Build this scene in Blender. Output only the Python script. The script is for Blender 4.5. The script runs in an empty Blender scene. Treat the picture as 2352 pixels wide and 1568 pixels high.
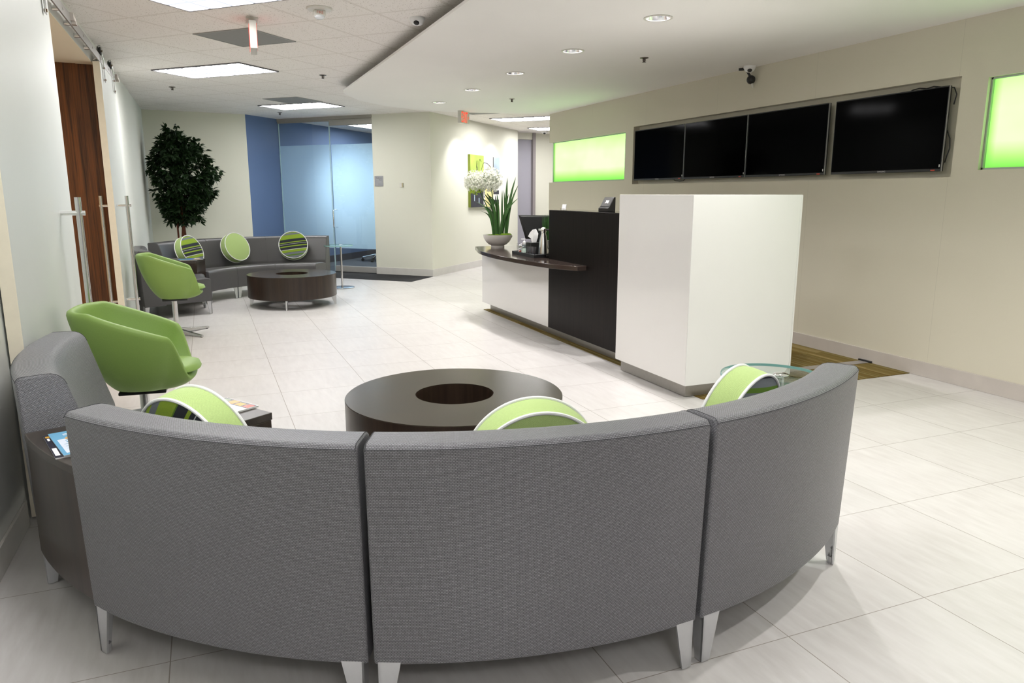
import bpy, bmesh, math, random
from math import sin, cos, pi, radians, sqrt, atan2, hypot
from mathutils import Vector, Matrix
random.seed(7)
scene = bpy.context.scene
COL = scene.collection
S2 = 1/sqrt(2)

# ------------------------------------------------------------------ materials
MATS = {}
def newmat(name):
    m = bpy.data.materials.new(name); m.use_nodes = True
    nt = m.node_tree; nt.nodes.clear()
    out = nt.nodes.new('ShaderNodeOutputMaterial')
    return m, nt, out
def link(nt, a, b): nt.links.new(a, b)
def node(nt, typ, **kw):
    n = nt.nodes.new('ShaderNode'+typ)
    for k, v in kw.items(): setattr(n, k, v)
    return n
def math_(nt, op, a, b=None):
    n = node(nt, 'Math', operation=op)
    for i, v in enumerate((a, b)):
        if v is None: continue
        if isinstance(v, (int, float)): n.inputs[i].default_value = v
        else: link(nt, v, n.inputs[i])
    return n.outputs[0]
def rgb(c): return (c[0], c[1], c[2], 1)
def ramp(nt, fac, stops, interp='LINEAR'):
    n = node(nt, 'ValToRGB'); n.color_ramp.interpolation = interp
    e = n.color_ramp.elements
    while len(e) < len(stops): e.new(0.5)
    for el, (p, c) in zip(e, stops): el.position = p; el.color = rgb(c)
    link(nt, fac, n.inputs[0]); return n.outputs[0]
def mix(nt, f, a, b):
    n = node(nt, 'Mix', data_type='RGBA')
    for s, v in ((n.inputs[0], f), (n.inputs[6], a), (n.inputs[7], b)):
        if isinstance(v, (int, float)): s.default_value = v
        elif isinstance(v, tuple): s.default_value = rgb(v)
        else: link(nt, v, s)
    return n.outputs[2]
def coords(nt, which='Object', scale=(1,1,1), rot=(0,0,0), loc=(0,0,0)):
    t = node(nt, 'TexCoord'); mp = node(nt, 'Mapping')
    mp.inputs['Scale'].default_value = scale; mp.inputs['Rotation'].default_value = rot; mp.inputs['Location'].default_value = loc
    link(nt, t.outputs[which], mp.inputs[0]); return mp.outputs[0]
def noise(nt, vec, scale, detail=3, rough=.5):
    n = node(nt, 'TexNoise'); n.inputs['Scale'].default_value = scale; n.inputs['Detail'].default_value = detail
    n.inputs['Roughness'].default_value = rough
    link(nt, vec, n.inputs['Vector']); return n.outputs[0]
def bump(nt, h, strength=.2, dist=.002):
    b = node(nt, 'Bump'); b.inputs['Strength'].default_value = strength; b.inputs['Distance'].default_value = dist
    link(nt, h, b.inputs['Height']); return b.outputs[0]
def pbsdf(nt, out, col, rough=.5, metal=0, spec=.5, normal=None, coat=0, emit=None, es=0, sheen=0):
    p = node(nt, 'BsdfPrincipled')
    for key, v in (('Base Color', col), ('Roughness', rough), ('Metallic', metal), ('Specular IOR Level', spec), ('Coat Weight', coat), ('Sheen Weight', sheen)):
        s = p.inputs[key]
        if isinstance(v, tuple): s.default_value = rgb(v)
        elif isinstance(v, (int, float)): s.default_value = v
        else: link(nt, v, s)
    if emit is not None:
        if isinstance(emit, tuple): p.inputs['Emission Color'].default_value = rgb(emit)
        else: link(nt, emit, p.inputs['Emission Color'])
        p.inputs['Emission Strength'].default_value = es
    if normal is not None: link(nt, normal, p.inputs['Normal'])
    link(nt, p.outputs[0], out.inputs[0]); return p
def M(name, col, rough=.5, metal=0, spec=.5, coat=0, var=.05, nscale=30, bstr=0, bdist=.001, sheen=0):
    """plain procedural material: slight noise variation in colour, optional bump"""
    if name in MATS: return MATS[name]
    m, nt, out = newmat(name)
    v = coords(nt)
    n = noise(nt, v, nscale)
    c = mix(nt, n, tuple(x*(1-var) for x in col), tuple(min(1, x*(1+var)) for x in col))
    nr = bump(nt, n, bstr, bdist) if bstr else None
    pbsdf(nt, out, c, rough, metal, spec, nr, coat, sheen=sheen)
    MATS[name] = m; return m
def EM(name, col, strength):
    if name in MATS: return MATS[name]
    m, nt, out = newmat(name)
    e = node(nt, 'Emission'); e.inputs[0].default_value = rgb(col); e.inputs[1].default_value = strength
    link(nt, e.outputs[0], out.inputs[0]); MATS[name] = m; return m

def mat_floor():
    m, nt, out = newmat('floor_tile')
    tc = node(nt, 'TexCoord'); sx = node(nt, 'SeparateXYZ'); link(nt, tc.outputs['Object'], sx.inputs[0])
    def joint(sock, off, pitch, w):
        a = math_(nt, 'DIVIDE', math_(nt, 'SUBTRACT', sock, off), pitch)
        f = math_(nt, 'ABSOLUTE', math_(nt, 'SUBTRACT', math_(nt, 'FRACT', math_(nt, 'ADD', a, 100.5)), .5))
        return math_(nt, 'LESS_THAN', f, w/pitch/2), math_(nt, 'FLOOR', math_(nt, 'ADD', a, 100))
    jx, ix = joint(sx.outputs[0], 2.239-.6088*10, .6088, .0034)
    jy, iy = joint(sx.outputs[1], 1.626-.6150*10, .6150, .0030)
    j = math_(nt, 'MAXIMUM', jx, jy)
    cid = node(nt, 'CombineXYZ'); link(nt, ix, cid.inputs[0]); link(nt, iy, cid.inputs[1])
    wn = node(nt, 'TexWhiteNoise', noise_dimensions='2D'); link(nt, cid.outputs[0], wn.inputs['Vector'])
    # per tile: brushed streaks whose grain is shifted from tile to tile
    off = node(nt, 'VectorMath', operation='SCALE'); link(nt, wn.outputs[1], off.inputs[0]); off.inputs[3].default_value = 30
    add = node(nt, 'VectorMath', operation='ADD'); link(nt, tc.outputs['Object'], add.inputs[0]); link(nt, off.outputs[0], add.inputs[1])
    mp = node(nt, 'Mapping'); mp.inputs['Rotation'].default_value = (0, 0, .62); mp.inputs['Scale'].default_value = (9, 1.6, 1)
    link(nt, add.outputs[0], mp.inputs[0])
    s1 = noise(nt, mp.outputs[0], 3.0, 6, .6); s2 = noise(nt, add.outputs[0], 4, 4)
    c = mix(nt, ramp(nt, s1, [(.35, (0,0,0)), (.68, (1,1,1))]), (.55,.526,.512), (.635,.615,.602))
    c = mix(nt, ramp(nt, s2, [(.4, (0,0,0)), (.7, (.5,.5,.5))]), c, (.645,.628,.615))
    c = mix(nt, math_(nt, 'MULTIPLY', wn.outputs[0], .16), c, (.52,.497,.48))
    c = mix(nt, j, c, (.30,.27,.24))
    r = math_(nt, 'ADD', math_(nt, 'MULTIPLY', s1, .18), .27)
    r = math_(nt, 'ADD', r, math_(nt, 'MULTIPLY', j, .3))
    h = math_(nt, 'SUBTRACT', math_(nt, 'MULTIPLY', s1, .15), j)
    pbsdf(nt, out, c, r, 0, .45, bump(nt, h, .25, .0012))
    return m
def mat_act():
    m, nt, out = newmat('acoustic_ceiling')
    tc = node(nt, 'TexCoord'); mp = node(nt, 'Mapping'); mp.vector_type = 'POINT'
    mp.inputs['Rotation'].default_value = (0, 0, -pi/4)       # u runs along (1,1), v along (-1,1)
    link(nt, tc.outputs['Object'], mp.inputs[0])
    sx = node(nt, 'SeparateXYZ'); link(nt, mp.outputs[0], sx.inputs[0])
    def d(sock, off):
        a = math_(nt, 'DIVIDE', math_(nt, 'SUBTRACT', sock, off), .6096)
        f = math_(nt, 'ABSOLUTE', math_(nt, 'SUBTRACT', math_(nt, 'FRACT', math_(nt, 'ADD', a, 100.5)), .5))
        return f
    dx = math_(nt, 'MINIMUM', d(sx.outputs[0], 5.03), d(sx.outputs[1], 4.40))
    t = math_(nt, 'LESS_THAN', dx, .0115)
    edge = math_(nt, 'LESS_THAN', dx, .0165)
    vo = node(nt, 'TexVoronoi'); vo.inputs['Scale'].default_value = 55; link(nt, noise_vec(nt, tc.outputs['Object']), vo.inputs['Vector'])
    pit = math_(nt, 'LESS_THAN', vo.outputs['Distance'], .22)
    n = noise(nt, tc.outputs['Object'], 240, 3)
    spk = math_(nt, 'MULTIPLY', pit, math_(nt, 'GREATER_THAN', n, .47))
    c = mix(nt, spk, (.86,.825,.795), (.42,.37,.33))
    c = mix(nt, edge, c, (.55,.51,.47))
    c = mix(nt, t, c, (.80,.76,.72))
    h = math_(nt, 'ADD', math_(nt, 'MULTIPLY', spk, -.6), math_(nt, 'MULTIPLY', n, .2))
    pbsdf(nt, out, c, .85, 0, .2, bump(nt, h, .4, .002))
    return m
def noise_vec(nt, vec):
    n = node(nt, 'TexNoise'); n.inputs['Scale'].default_value = 25; link(nt, vec, n.inputs['Vector'])
    a = node(nt, 'VectorMath', operation='SCALE'); link(nt, n.outputs[1], a.inputs[0]); a.inputs[3].default_value = .03
    b = node(nt, 'VectorMath', operation='ADD'); link(nt, vec, b.inputs[0]); link(nt, a.outputs[0], b.inputs[1]); return b.outputs[0]
def mat_wall(name, c0, seam=None, rough=.7, bs=.25, scale=160):
    m, nt, out = newmat(name)
    tc = node(nt, 'TexCoord')
    n = noise(nt, tc.outputs['Object'], scale, 4, .6); n2 = noise(nt, tc.outputs['Object'], 1.3, 2)
    c = mix(nt, n2, tuple(x*.97 for x in c0), tuple(min(1, x*1.03) for x in c0))
    c = mix(nt, math_(nt, 'MULTIPLY', n, .25), c, tuple(x*.86 for x in c0))
    if seam:
        sx = node(nt, 'SeparateXYZ'); link(nt, tc.outputs['Object'], sx.inputs[0])
        f = math_(nt, 'FRACT', math_(nt, 'DIVIDE', math_(nt, 'ADD', sx.outputs[1], seam[1]), seam[0]))
        s = math_(nt, 'LESS_THAN', f, .0022/seam[0])
        c = mix(nt, math_(nt, 'MULTIPLY', s, .5), c, tuple(x*.6 for x in c0))
    pbsdf(nt, out, c, rough, 0, .3, bump(nt, n, bs, .001)); return m
def mat_weave():
    m, nt, out = newmat('grey_weave')
    v = coords(nt, 'UV')
    b = node(nt, 'TexBrick'); b.offset = .5; b.squash = 1
    b.inputs['Scale'].default_value = 1; b.inputs['Brick Width'].default_value = .0080; b.inputs['Row Height'].default_value = .0043
    b.inputs['Mortar Size'].default_value = .0013; b.inputs['Mortar Smooth'].default_value = .9; b.inputs['Bias'].default_value = 0
    b.inputs['Color1'].default_value = (.295,.295,.318,1); b.inputs['Color2'].default_value = (.225,.225,.243,1); b.inputs['Mortar'].default_value = (.052,.051,.057,1)
    link(nt, v, b.inputs[0])
    n = noise(nt, v, 900, 2)
    n2 = noise(nt, v, 6, 3)
    c = mix(nt, math_(nt, 'MULTIPLY', n2, .3), b.outputs[0], (.14,.14,.148))
    h = math_(nt, 'ADD', math_(nt, 'SUBTRACT', 1, b.outputs[1]), math_(nt, 'MULTIPLY', n, .3))
    pbsdf(nt, out, c, .36, 0, .6, bump(nt, h, .6, .0018)); return m
def mat_fabric(name, col, scale=420, var=.22, rough=.8, bs=.3):
    m, nt, out = newmat(name)
    v = coords(nt, 'Object', (scale,)*3)
    ck = node(nt, 'TexChecker'); ck.inputs['Scale'].default_value = 1; link(nt, v, ck.inputs[0])
    n = noise(nt, v, .5, 3)
    f = math_(nt, 'ADD', math_(nt, 'MULTIPLY', ck.outputs[1], .45), math_(nt, 'MULTIPLY', n, .55))
    c = mix(nt, f, tuple(x*(1-var) for x in col), tuple(min(1, x*(1+var)) for x in col))
    pbsdf(nt, out, c, rough, 0, .3, bump(nt, f, bs, .0008), sheen=.15); return m
def mat_stripes():
    m, nt, out = newmat('striped_cushion')
    tc = node(nt, 'TexCoord'); sx = node(nt, 'SeparateXYZ'); link(nt, tc.outputs['Object'], sx.inputs[0])
    f = math_(nt, 'ADD', math_(nt, 'DIVIDE', sx.outputs[2], .43), .5)
    G = (.30,.44,.035); C = (.030,.033,.042); A = (.20,.22,.24); W = (.75,.76,.76); D = (.12,.24,.02)
    st = [(0, C), (.06, A), (.13, D), (.17, A), (.24, C), (.25, G), (.33, W), (.345, C), (.43, G), (.465, C), (.52, W), (.53, C), (.57, G), (.60, C), (.69, D), (.70, G), (.84, A), (.90, G), (.93, A), (.965, C)]
    c = ramp(nt, f, st, 'CONSTANT')
    v = coords(nt, 'Object', (500,)*3); n = noise(nt, v, .6, 2)
    c = mix(nt, math_(nt, 'MULTIPLY', n, .35), c, (.05,.055,.06))
    pbsdf(nt, out, c, .85, 0, .2, bump(nt, n, .25, .0008)); return m
def mat_wood(name, c0, c1, rough=.3, axis='Z', scale=1.0, coat=0, dens=22, spec=.5):
    m, nt, out = newmat(name)
    sc = {'Z': (dens, dens, .8), 'X': (.8, dens, dens), 'Y': (dens, .8, dens)}[axis]
    v = coords(nt, 'Object', tuple(s*scale for s in sc))
    n = noise(nt, v, 1.0, 6, .65); n2 = noise(nt, v, 5.0, 3)
    f = math_(nt, 'ADD', math_(nt, 'MULTIPLY', n, .75), math_(nt, 'MULTIPLY', n2, .25))
    c = ramp(nt, f, [(.36, c0), (.64, c1)])
    pbsdf(nt, out, c, rough, 0, spec, bump(nt, n2, .05, .0005), coat); return m
def mat_gold_carpet():
    m, nt, out = newmat('striped_gold_carpet')
    tc = node(nt, 'TexCoord'); sx = node(nt, 'SeparateXYZ'); link(nt, tc.outputs['Object'], sx.inputs[0])
    cx = node(nt, 'CombineXYZ'); link(nt, math_(nt, 'MULTIPLY', sx.outputs[0], 25), cx.inputs[0]); link(nt, math_(nt, 'MULTIPLY', math_(nt, 'FLOOR', math_(nt, 'MULTIPLY', sx.outputs[1], 1.64)), 7.3), cx.inputs[1])
    n = noise(nt, cx.outputs[0], 1.0, 3, .7)
    c = ramp(nt, n, [(.30, (.07,.045,.012)), (.42, (.23,.145,.04)), (.49, (.15,.12,.035)), (.57, (.37,.29,.13)), (.68, (.17,.10,.03))])
    f = noise(nt, tc.outputs['Object'], 420, 3)
    c = mix(nt, math_(nt, 'MULTIPLY', f, .5), c, (.10,.065,.02))
    pbsdf(nt, out, c, .95, 0, .1, bump(nt, f, .8, .003)); return m
def mat_carpet(name, a, b):
    m, nt, out = newmat(name)
    tc = node(nt, 'TexCoord'); v = coords(nt, 'Object', (4, 40, 1), (0, 0, pi/4))
    n = noise(nt, v, 1.5, 4, .7); f = noise(nt, tc.outputs['Object'], 380, 3)
    c = mix(nt, ramp(nt, n, [(.35, (0,0,0)), (.65, (1,1,1))]), a, b)
    c = mix(nt, math_(nt, 'MULTIPLY', f, .5), c, tuple(x*.5 for x in a))
    pbsdf(nt, out, c, .95, 0, .1, bump(nt, f, .7, .003)); return m
def mat_glass(name, tint=(.96,.99,.98), refl=1.0):
    m, nt, out = newmat(name)
    t = node(nt, 'BsdfTransparent'); t.inputs[0].default_value = rgb(tint)
    g = node(nt, 'BsdfGlossy'); g.inputs['Roughness'].default_value = .01
    lw = node(nt, 'LayerWeight'); lw.inputs[0].default_value = .5; fr = node(nt, 'Math', operation='MULTIPLY_ADD'); link(nt, math_(nt, 'POWER', lw.outputs['Facing'], 5), fr.inputs[0]); fr.inputs[1].default_value = .96; fr.inputs[2].default_value = .04
    mx = node(nt, 'MixShader'); link(nt, math_(nt, 'MINIMUM', math_(nt, 'MULTIPLY', fr.outputs[0], refl*.6), 1), mx.inputs[0]); link(nt, t.outputs[0], mx.inputs[1]); link(nt, g.outputs[0], mx.inputs[2])
    link(nt, mx.outputs[0], out.inputs[0]); return m
def mat_film():
    m, nt, out = newmat('frosted_film')
    t = node(nt, 'BsdfTransparent'); t.inputs[0].default_value = (.80,.90,1.0,1)
    tr = node(nt, 'BsdfTranslucent'); d = node(nt, 'BsdfDiffuse')
    n = noise(nt, coords(nt), 60, 2)
    c = mix(nt, n, (.68,.82,.94), (.74,.87,.97)); link(nt, c, tr.inputs[0]); link(nt, c, d.inputs[0])
    m1 = node(nt, 'MixShader'); m1.inputs[0].default_value = .35; link(nt, tr.outputs[0], m1.inputs[1]); link(nt, d.outputs[0], m1.inputs[2])
    m2 = node(nt, 'MixShader'); m2.inputs[0].default_value = .50; link(nt, t.outputs[0], m2.inputs[1]); link(nt, m1.outputs[0], m2.inputs[2])
    link(nt, m2.outputs[0], out.inputs[0]); return m
def mat_lightbox():
    """back-lit acrylic: brighter where the lamps sit behind the sheet, greener towards its edges"""
    m, nt, out = newmat('green_lightbox')
    tc = node(nt, 'TexCoord'); sx = node(nt, 'SeparateXYZ'); link(nt, tc.outputs['Generated'], sx.inputs[0])
    def edge(s, w): return math_(nt, 'MINIMUM', math_(nt, 'DIVIDE', s, w), 1)
    y = sx.outputs[1]; z = sx.outputs[2]
    f = edge(math_(nt, 'SUBTRACT', 1.006, y), .035)
    f = math_(nt, 'MULTIPLY', f, math_(nt, 'POWER', edge(z, .30), 1.3))
    f = math_(nt, 'MULTIPLY', f, edge(math_(nt, 'SUBTRACT', 1.42, z), .75))
    n = noise(nt, coords(nt, 'Generated', (1, 2.2, 1)), 1.6, 2)
    f = math_(nt, 'MULTIPLY', f, math_(nt, 'ADD', .62, math_(nt, 'MULTIPLY', n, .62)))
    c = ramp(nt, f, [(0, (.20,.66,.09)), (.30, (.42,1.05,.19)), (.65, (.60,1.35,.36)), (1, (.72,1.6,.52))])
    e = node(nt, 'Emission'); e.inputs[1].default_value = 1.0; link(nt, c, e.inputs[0]); link(nt, e.outputs[0], out.inputs[0]); return m

MATS['floor'] = mat_floor(); MATS['act'] = mat_act(); MATS['weave'] = mat_weave()
MATS['cream'] = mat_wall('cream_paint', (.78,.775,.665)); MATS['vinyl'] = mat_wall('beige_vinyl', (.65,.612,.50), (1.37, .22), .55, .5, 240)
MATS['pale'] = mat_wall('pale_paint', (.79,.80,.755)); MATS['soffit'] = mat_wall('soffit_paint', (.90,.88,.86), None, .8, .1)
MATS['blue'] = mat_wall('blue_paint', (.135,.20,.36)); MATS['lilac'] = mat_wall('lilac_paint', (.40,.39,.44)); MATS['header'] = mat_wall('tan_paint', (.82,.72,.56))
MATS['green_fab'] = mat_fabric('green_cushion_fabric', (.42,.56,.21)); MATS['stripes'] = mat_stripes()
MATS['green_leather'] = M('green_upholstery', (.255,.395,.095), .5, 0, .45, 0, .10, 260, .15, .0006)
MATS['dark_wood'] = mat_wood('dark_walnut', (.018,.011,.008), (.042,.026,.017), .28, 'Z'); MATS['dark_top'] = mat_wood('dark_walnut_top', (.036,.028,.024), (.062,.050,.042), .30, 'Y', 1)
MATS['espresso'] = mat_wood('espresso_panel', (.006,.005,.0045), (.014,.010,.009), .30, 'Z', 1, 0, 60, .08); MATS['zebra'] = mat_wood('red_brown_veneer', (.03,.009,.003), (.20,.066,.016), .3, 'Z', 1, 0, 34)
MATS['gold'] = mat_gold_carpet(); MATS['gcarpet'] = mat_carpet('charcoal_carpet', (.035,.035,.037), (.07,.07,.072)); MATS['bcarpet'] = mat_carpet('blue_grey_carpet', (.10,.12,.15), (.19,.21,.24))
MATS['glass'] = mat_glass('clear_glass'); MATS['tglass'] = mat_glass('table_glass', (.90,.965,.945), 1.3); MATS['film'] = mat_film(); MATS['lightbox'] = mat_lightbox()
WHITE = M('white_lacquer', (.80,.785,.765), .06, 0, .5, .3, .01, 8)
BWHITE = M('white_laminate', (.77,.765,.745), .18, 0, .5, 0, .01, 8)
ALU = M('satin_aluminium', (.62,.63,.65), .32, .9, .5, 0, .04, 60); STEEL = M('brushed_steel', (.66,.66,.66), .22, 1, .5, 0, .06, 80); CHROME = M('chrome', (.85,.85,.86), .06, 1)
PLINTH = M('brushed_plinth', (.34,.325,.30), .35, .75, .5, 0, .08, 40)
BLACK = M('black_plastic', (.012,.012,.013), .35); SCREEN = M('black_screen', (.0015,.0015,.0018), .08, 0, .02, 0, .0, 4); DGREY = M('dark_grey', (.06,.06,.06), .5); RUBBER = M('black_rubber', (.015,.015,.015), .7)
STONE = M('marble_base', (.52,.475,.435), .4, 0, .5, 0, .12, 6); STONEL = M('pale_stone_base', (.66,.64,.60), .4, 0, .5, 0, .08, 7)
GREY = M('mid_grey_paint', (.33,.33,.33), .6); LGREY = M('light_grey_metal', (.50,.50,.49), .45, .3); OFFW = M('offwhite_plastic', (.72,.70,.65), .4); VENT = M('grey_grille', (.25,.25,.245), .7)
THREAD = M('dark_thread', (.05,.05,.056), .8); PIPING = M('white_piping', (.82,.83,.82), .6, 0, .3, 0, .04, 300, .2)
DOORW = M('white_door', (.68,.70,.67), .45, 0, .5, 0, .02, 3); DOOREDGE = M('cream_edge', (.80,.74,.60), .5)
LAMP = EM('lamp_diffuser', (1.0,.985,.985), 17.0); SPOTLENS = EM('spot_lens', (1.0,.96,1.0), 14.0); RED = EM('red_letters', (1.0,.07,.04), 1.15); REDG = EM('red_glow', (1,.12,.08), 1.2)
LOUVER = EM('white_louver', (.80,.84,.95), .82); PAPER = M('paper_white', (.82,.82,.82), .6); CERAMIC = M('white_ceramic', (.66,.63,.60), .35, 0, .5, 0, .03, 10)
LEAF = M('dark_leaf', (.013,.036,.009), .45, 0, .4, 0, .5, 9); LEAFB = M('strap_leaf', (.035,.10,.022), .4, 0, .45, 0, .4, 14); GRASS = M('grass_blade', (.03,.10,.02), .5, 0, .4, 0, .4, 20)
MOSS = M('moss', (.10,.17,.015), .95, 0, .1, 0, .5, 60, 1, .01); PETAL = M('white_petal', (.85,.86,.76), .6, 0, .3, 0, .06, 30); PETALG = M('green_petal', (.45,.60,.06), .6, 0, .3, 0, .1, 30); BARK = M('red_bark', (.12,.035,.015), .7, 0, .3, 0, .4, 30, .4, .004)
COUNTER = M('dark_quartz', (.045,.032,.027), .12, 0, .5, 0, .7, 420)

# ------------------------------------------------------------------ mesh helpers
def B(): return bmesh.new()
def box(bm, x0, x1, y0, y1, z0, z1):
    vs = [bm.verts.new((x, y, z)) for z in (z0, z1) for y in (y0, y1) for x in (x0, x1)]
    fs = [bm.faces.new([vs[i] for i in f]) for f in ((0,2,3,1),(4,5,7,6),(0,1,5,4),(2,6,7,3),(0,4,6,2),(1,3,7,5))]
    return fs
def obox(bm, c, ax, ay, hx, hy, z0, z1):
    """box with horizontal axes ax, ay (2-vectors), half sizes hx, hy"""
    p = [(c[0]+sx*hx*ax[0]+sy*hy*ay[0], c[1]+sx*hx*ax[1]+sy*hy*ay[1]) for sx, sy in ((-1,-1),(1,-1),(1,1),(-1,1))]
    return prism(bm, p, z0, z1)
def prism(bm, pts, z0, z1):
    a = [bm.verts.new((p[0], p[1], z0)) for p in pts]; b = [bm.verts.new((p[0], p[1], z1)) for p in pts]
    n = len(pts); fs = [bm.faces.new(a[::-1]), bm.faces.new(b)]
    for i in range(n): fs.append(bm.faces.new((a[i], a[(i+1)%n], b[(i+1)%n], b[i])))
    return fs
def lathe(bm, prof, seg=32, c=(0,0,0), cap0=True, cap1=True):
    rings = []
    for r, z in prof:
        if r < 1e-6: rings.append([bm.verts.new((c[0], c[1], c[2]+z))])
        else: rings.append([bm.verts.new((c[0]+r*cos(2*pi*i/seg), c[1]+r*sin(2*pi*i/seg), c[2]+z)) for i in range(seg)])
    for a, b in zip(rings, rings[1:]):
        for i in range(seg):
            j = (i+1) % seg
            if len(a) == 1 and len(b) == 1: continue
            if len(a) == 1: bm.faces.new((a[0], b[j], b[i]))
            elif len(b) == 1: bm.faces.new((a[i], a[j], b[0]))
            else: bm.faces.new((a[i], a[j], b[j], b[i]))
    if cap0 and len(rings[0]) > 1: bm.faces.new(rings[0][::-1])
    if cap1 and len(rings[-1]) > 1: bm.faces.new(rings[-1])
def tube(bm, pts, r, seg=10, closed=False, caps=True):
    pts = [Vector(p) for p in pts]; n = len(pts); rings = []
    up = None
    for i, p in enumerate(pts):
        if closed: d = pts[(i+1)%n]-pts[(i-1)%n]
        else: d = pts[min(i+1, n-1)]-pts[max(i-1, 0)]
        d.normalize()
        if up is None:
            up = Vector((0,0,1)) if abs(d.z) < .9 else Vector((1,0,0))
        a = d.cross(up)
        if a.length < 1e-4: a = d.cross(Vector((1,0,0)))
        a.normalize(); b = a.cross(d); b.normalize(); up = b
        rr = r[i] if isinstance(r, (list, tuple)) else r
        rings.append([bm.verts.new(p+a*rr*cos(2*pi*k/seg)+b*rr*sin(2*pi*k/seg)) for k in range(seg)])
    rg = range(n) if closed else range(n-1)
    for i in rg:
        A, Bq = rings[i], rings[(i+1)%n]
        for k in range(seg): bm.faces.new((A[k], A[(k+1)%seg], Bq[(k+1)%seg], Bq[k]))
    if caps and not closed: bm.faces.new(rings[0][::-1]); bm.faces.new(rings[-1])
def sphere(bm, c, r, sx=1, sy=1, sz=1, seg=16):
    bmesh.ops.create_uvsphere(bm, u_segments=seg, v_segments=seg//2, radius=r, matrix=Matrix.Translation(c) @ Matrix.Diagonal((sx, sy, sz, 1)))
def xform(bm, m): bmesh.ops.transform(bm, matrix=m, verts=bm.verts)

def obj(name, bm, mat, parent=None, smooth=35, bevel=0, loc=None, mods=(), recalc=True):
    if recalc: bmesh.ops.recalc_face_normals(bm, faces=bm.faces)
    if smooth:
        for f in bm.faces: f.smooth = True
        for e in bm.edges:
            if len(e.link_faces) == 2 and e.calc_face_angle(0) > radians(smooth): e.smooth = False
    me = bpy.data.meshes.new(name); bm.to_mesh(me); bm.free()
    o = bpy.data.objects.new(name, me); COL.objects.link(o)
    for m in (mat if isinstance(mat, (list, tuple)) else [mat]): me.materials.append(m)
    if parent: o.parent = parent
    if loc: o.location = loc
    if bevel:
        b = o.modifiers.new('bevel', 'BEVEL'); b.width = bevel; b.segments = 2; b.limit_method = 'ANGLE'; b.angle_limit = radians(40); b.harden_normals = False
    for typ, kw in mods:
        md = o.modifiers.new(typ.lower(), typ)
        for k, v in kw.items(): setattr(md, k, v)
    return o
def tag(o, label, cat, group=None, kind=None):
    o['label'] = label; o['category'] = cat
    if group: o['group'] = group
    if kind: o['kind'] = kind
    return o
def thing(name, label, cat, loc=(0,0,0), rz=0, group=None):
    o = bpy.data.objects.new(name, None); COL.objects.link(o); o.location = loc; o.rotation_euler = (0, 0, rz); o.empty_display_size = .1
    return tag(o, label, cat, group)
def struct(name, bm, mat, parent=None, **kw):
    o = obj(name, bm, mat, parent, **kw)
    if not parent: o['kind'] = 'structure'
    return o
def copy_tree(o, parent=None):
    c = o.copy(); COL.objects.link(c); c.parent = parent
    for ch in list(o.children): copy_tree(ch, c)
    return c
def dup(o, loc, rz, label, group=None):
    c = copy_tree(o); c.location = loc; c.rotation_euler = (0, 0, rz); c['label'] = label
    if group: c['group'] = group
    return c
def text(name, body, size, mat, parent, loc, rot, align='CENTER', extrude=.001, fit=None):
    """lettering as a mesh; fit = (width, height) of the whole word"""
    cu = bpy.data.curves.new(name, 'FONT'); cu.body = body; cu.size = size; cu.align_x = align; cu.align_y = 'CENTER'; cu.extrude = extrude
    tmp = bpy.data.objects.new(name+'_tmp', cu); COL.objects.link(tmp); bpy.context.view_layer.update()
    me = bpy.data.meshes.new_from_object(tmp.evaluated_get(bpy.context.evaluated_depsgraph_get()))
    bpy.data.objects.remove(tmp); bpy.data.curves.remove(cu); me.name = name
    if fit:
        xs = [v.co.x for v in me.vertices]; ys = [v.co.y for v in me.vertices]; fx = fit[0]/(max(xs)-min(xs)); fy = fit[1]/(max(ys)-min(ys)); mx, my = (max(xs)+min(xs))/2, (max(ys)+min(ys))/2
        for v in me.vertices: v.co.x = (v.co.x-mx)*fx; v.co.y = (v.co.y-my)*fy
    me.materials.clear(); me.materials.append(mat)
    o = bpy.data.objects.new(name, me); COL.objects.link(o); o.parent = parent; o.location = loc; o.rotation_euler = rot
    return o
def wallbox(bm, p0, p1, z0, z1, t):
    """box whose front face runs p0->p1; t = thickness to the left of that direction"""
    d = Vector((p1[0]-p0[0], p1[1]-p0[1])).normalized(); n = Vector((-d.y, d.x))*t
    return prism(bm, [p0, p1, (p1[0]+n.x, p1[1]+n.y), (p0[0]+n.x, p0[1]+n.y)], z0, z1)

# ------------------------------------------------------------------ room shell
ZC, ZS, XR, XL = 2.71, 2.60, 5.07, -.80
bm = B(); box(bm, -4.5, 11, -4, 21, -.12, 0); struct('floor', bm, MATS['floor'])
bm = B(); box(bm, -4.5, 11, -4, 21, ZC, ZC+.1); struct('ceiling', bm, MATS['act'])

# right wall with recesses (front layer 8 cm, backing behind)
bm = B()
X0, X1, X2 = XR, XR+.085, XR+.25
box(bm, X1, X2, -4, 10.75, 0, ZC)
box(bm, X0, X1, -4, 10.75, 0, 1.51); box(bm, X0, X1, -4, 10.75, 2.215, ZC)
box(bm, X0, X1, 8.275, 8.47, 1.51, 2.215); box(bm, X0, X1, 3.67, 3.872, 1.51, 2.215); box(bm, X0, X1, -4, 1.5, 1.51, 2.215)
box(bm, X0, X1, 8.47, 10.75, 1.51, 1.562); box(bm, X0, X1, 8.47, 10.75, 2.168, 2.215)
box(bm, X0, X1, 1.5, 3.67, 1.51, 1.556); box(bm, X0, X1, 1.5, 3.67, 2.178, 2.215)
struct('wall_right', bm, MATS['vinyl'], smooth=0)
bm = B(); box(bm, XR-.012, XR, -4, 10.75, 0, .115)
for y in (0.35, 1.57, 2.79, 4.01, 5.23, 6.45, 7.67, 8.9, 10.1): pass
struct('baseboard_right', bm, STONE, bevel=.002)

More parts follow.
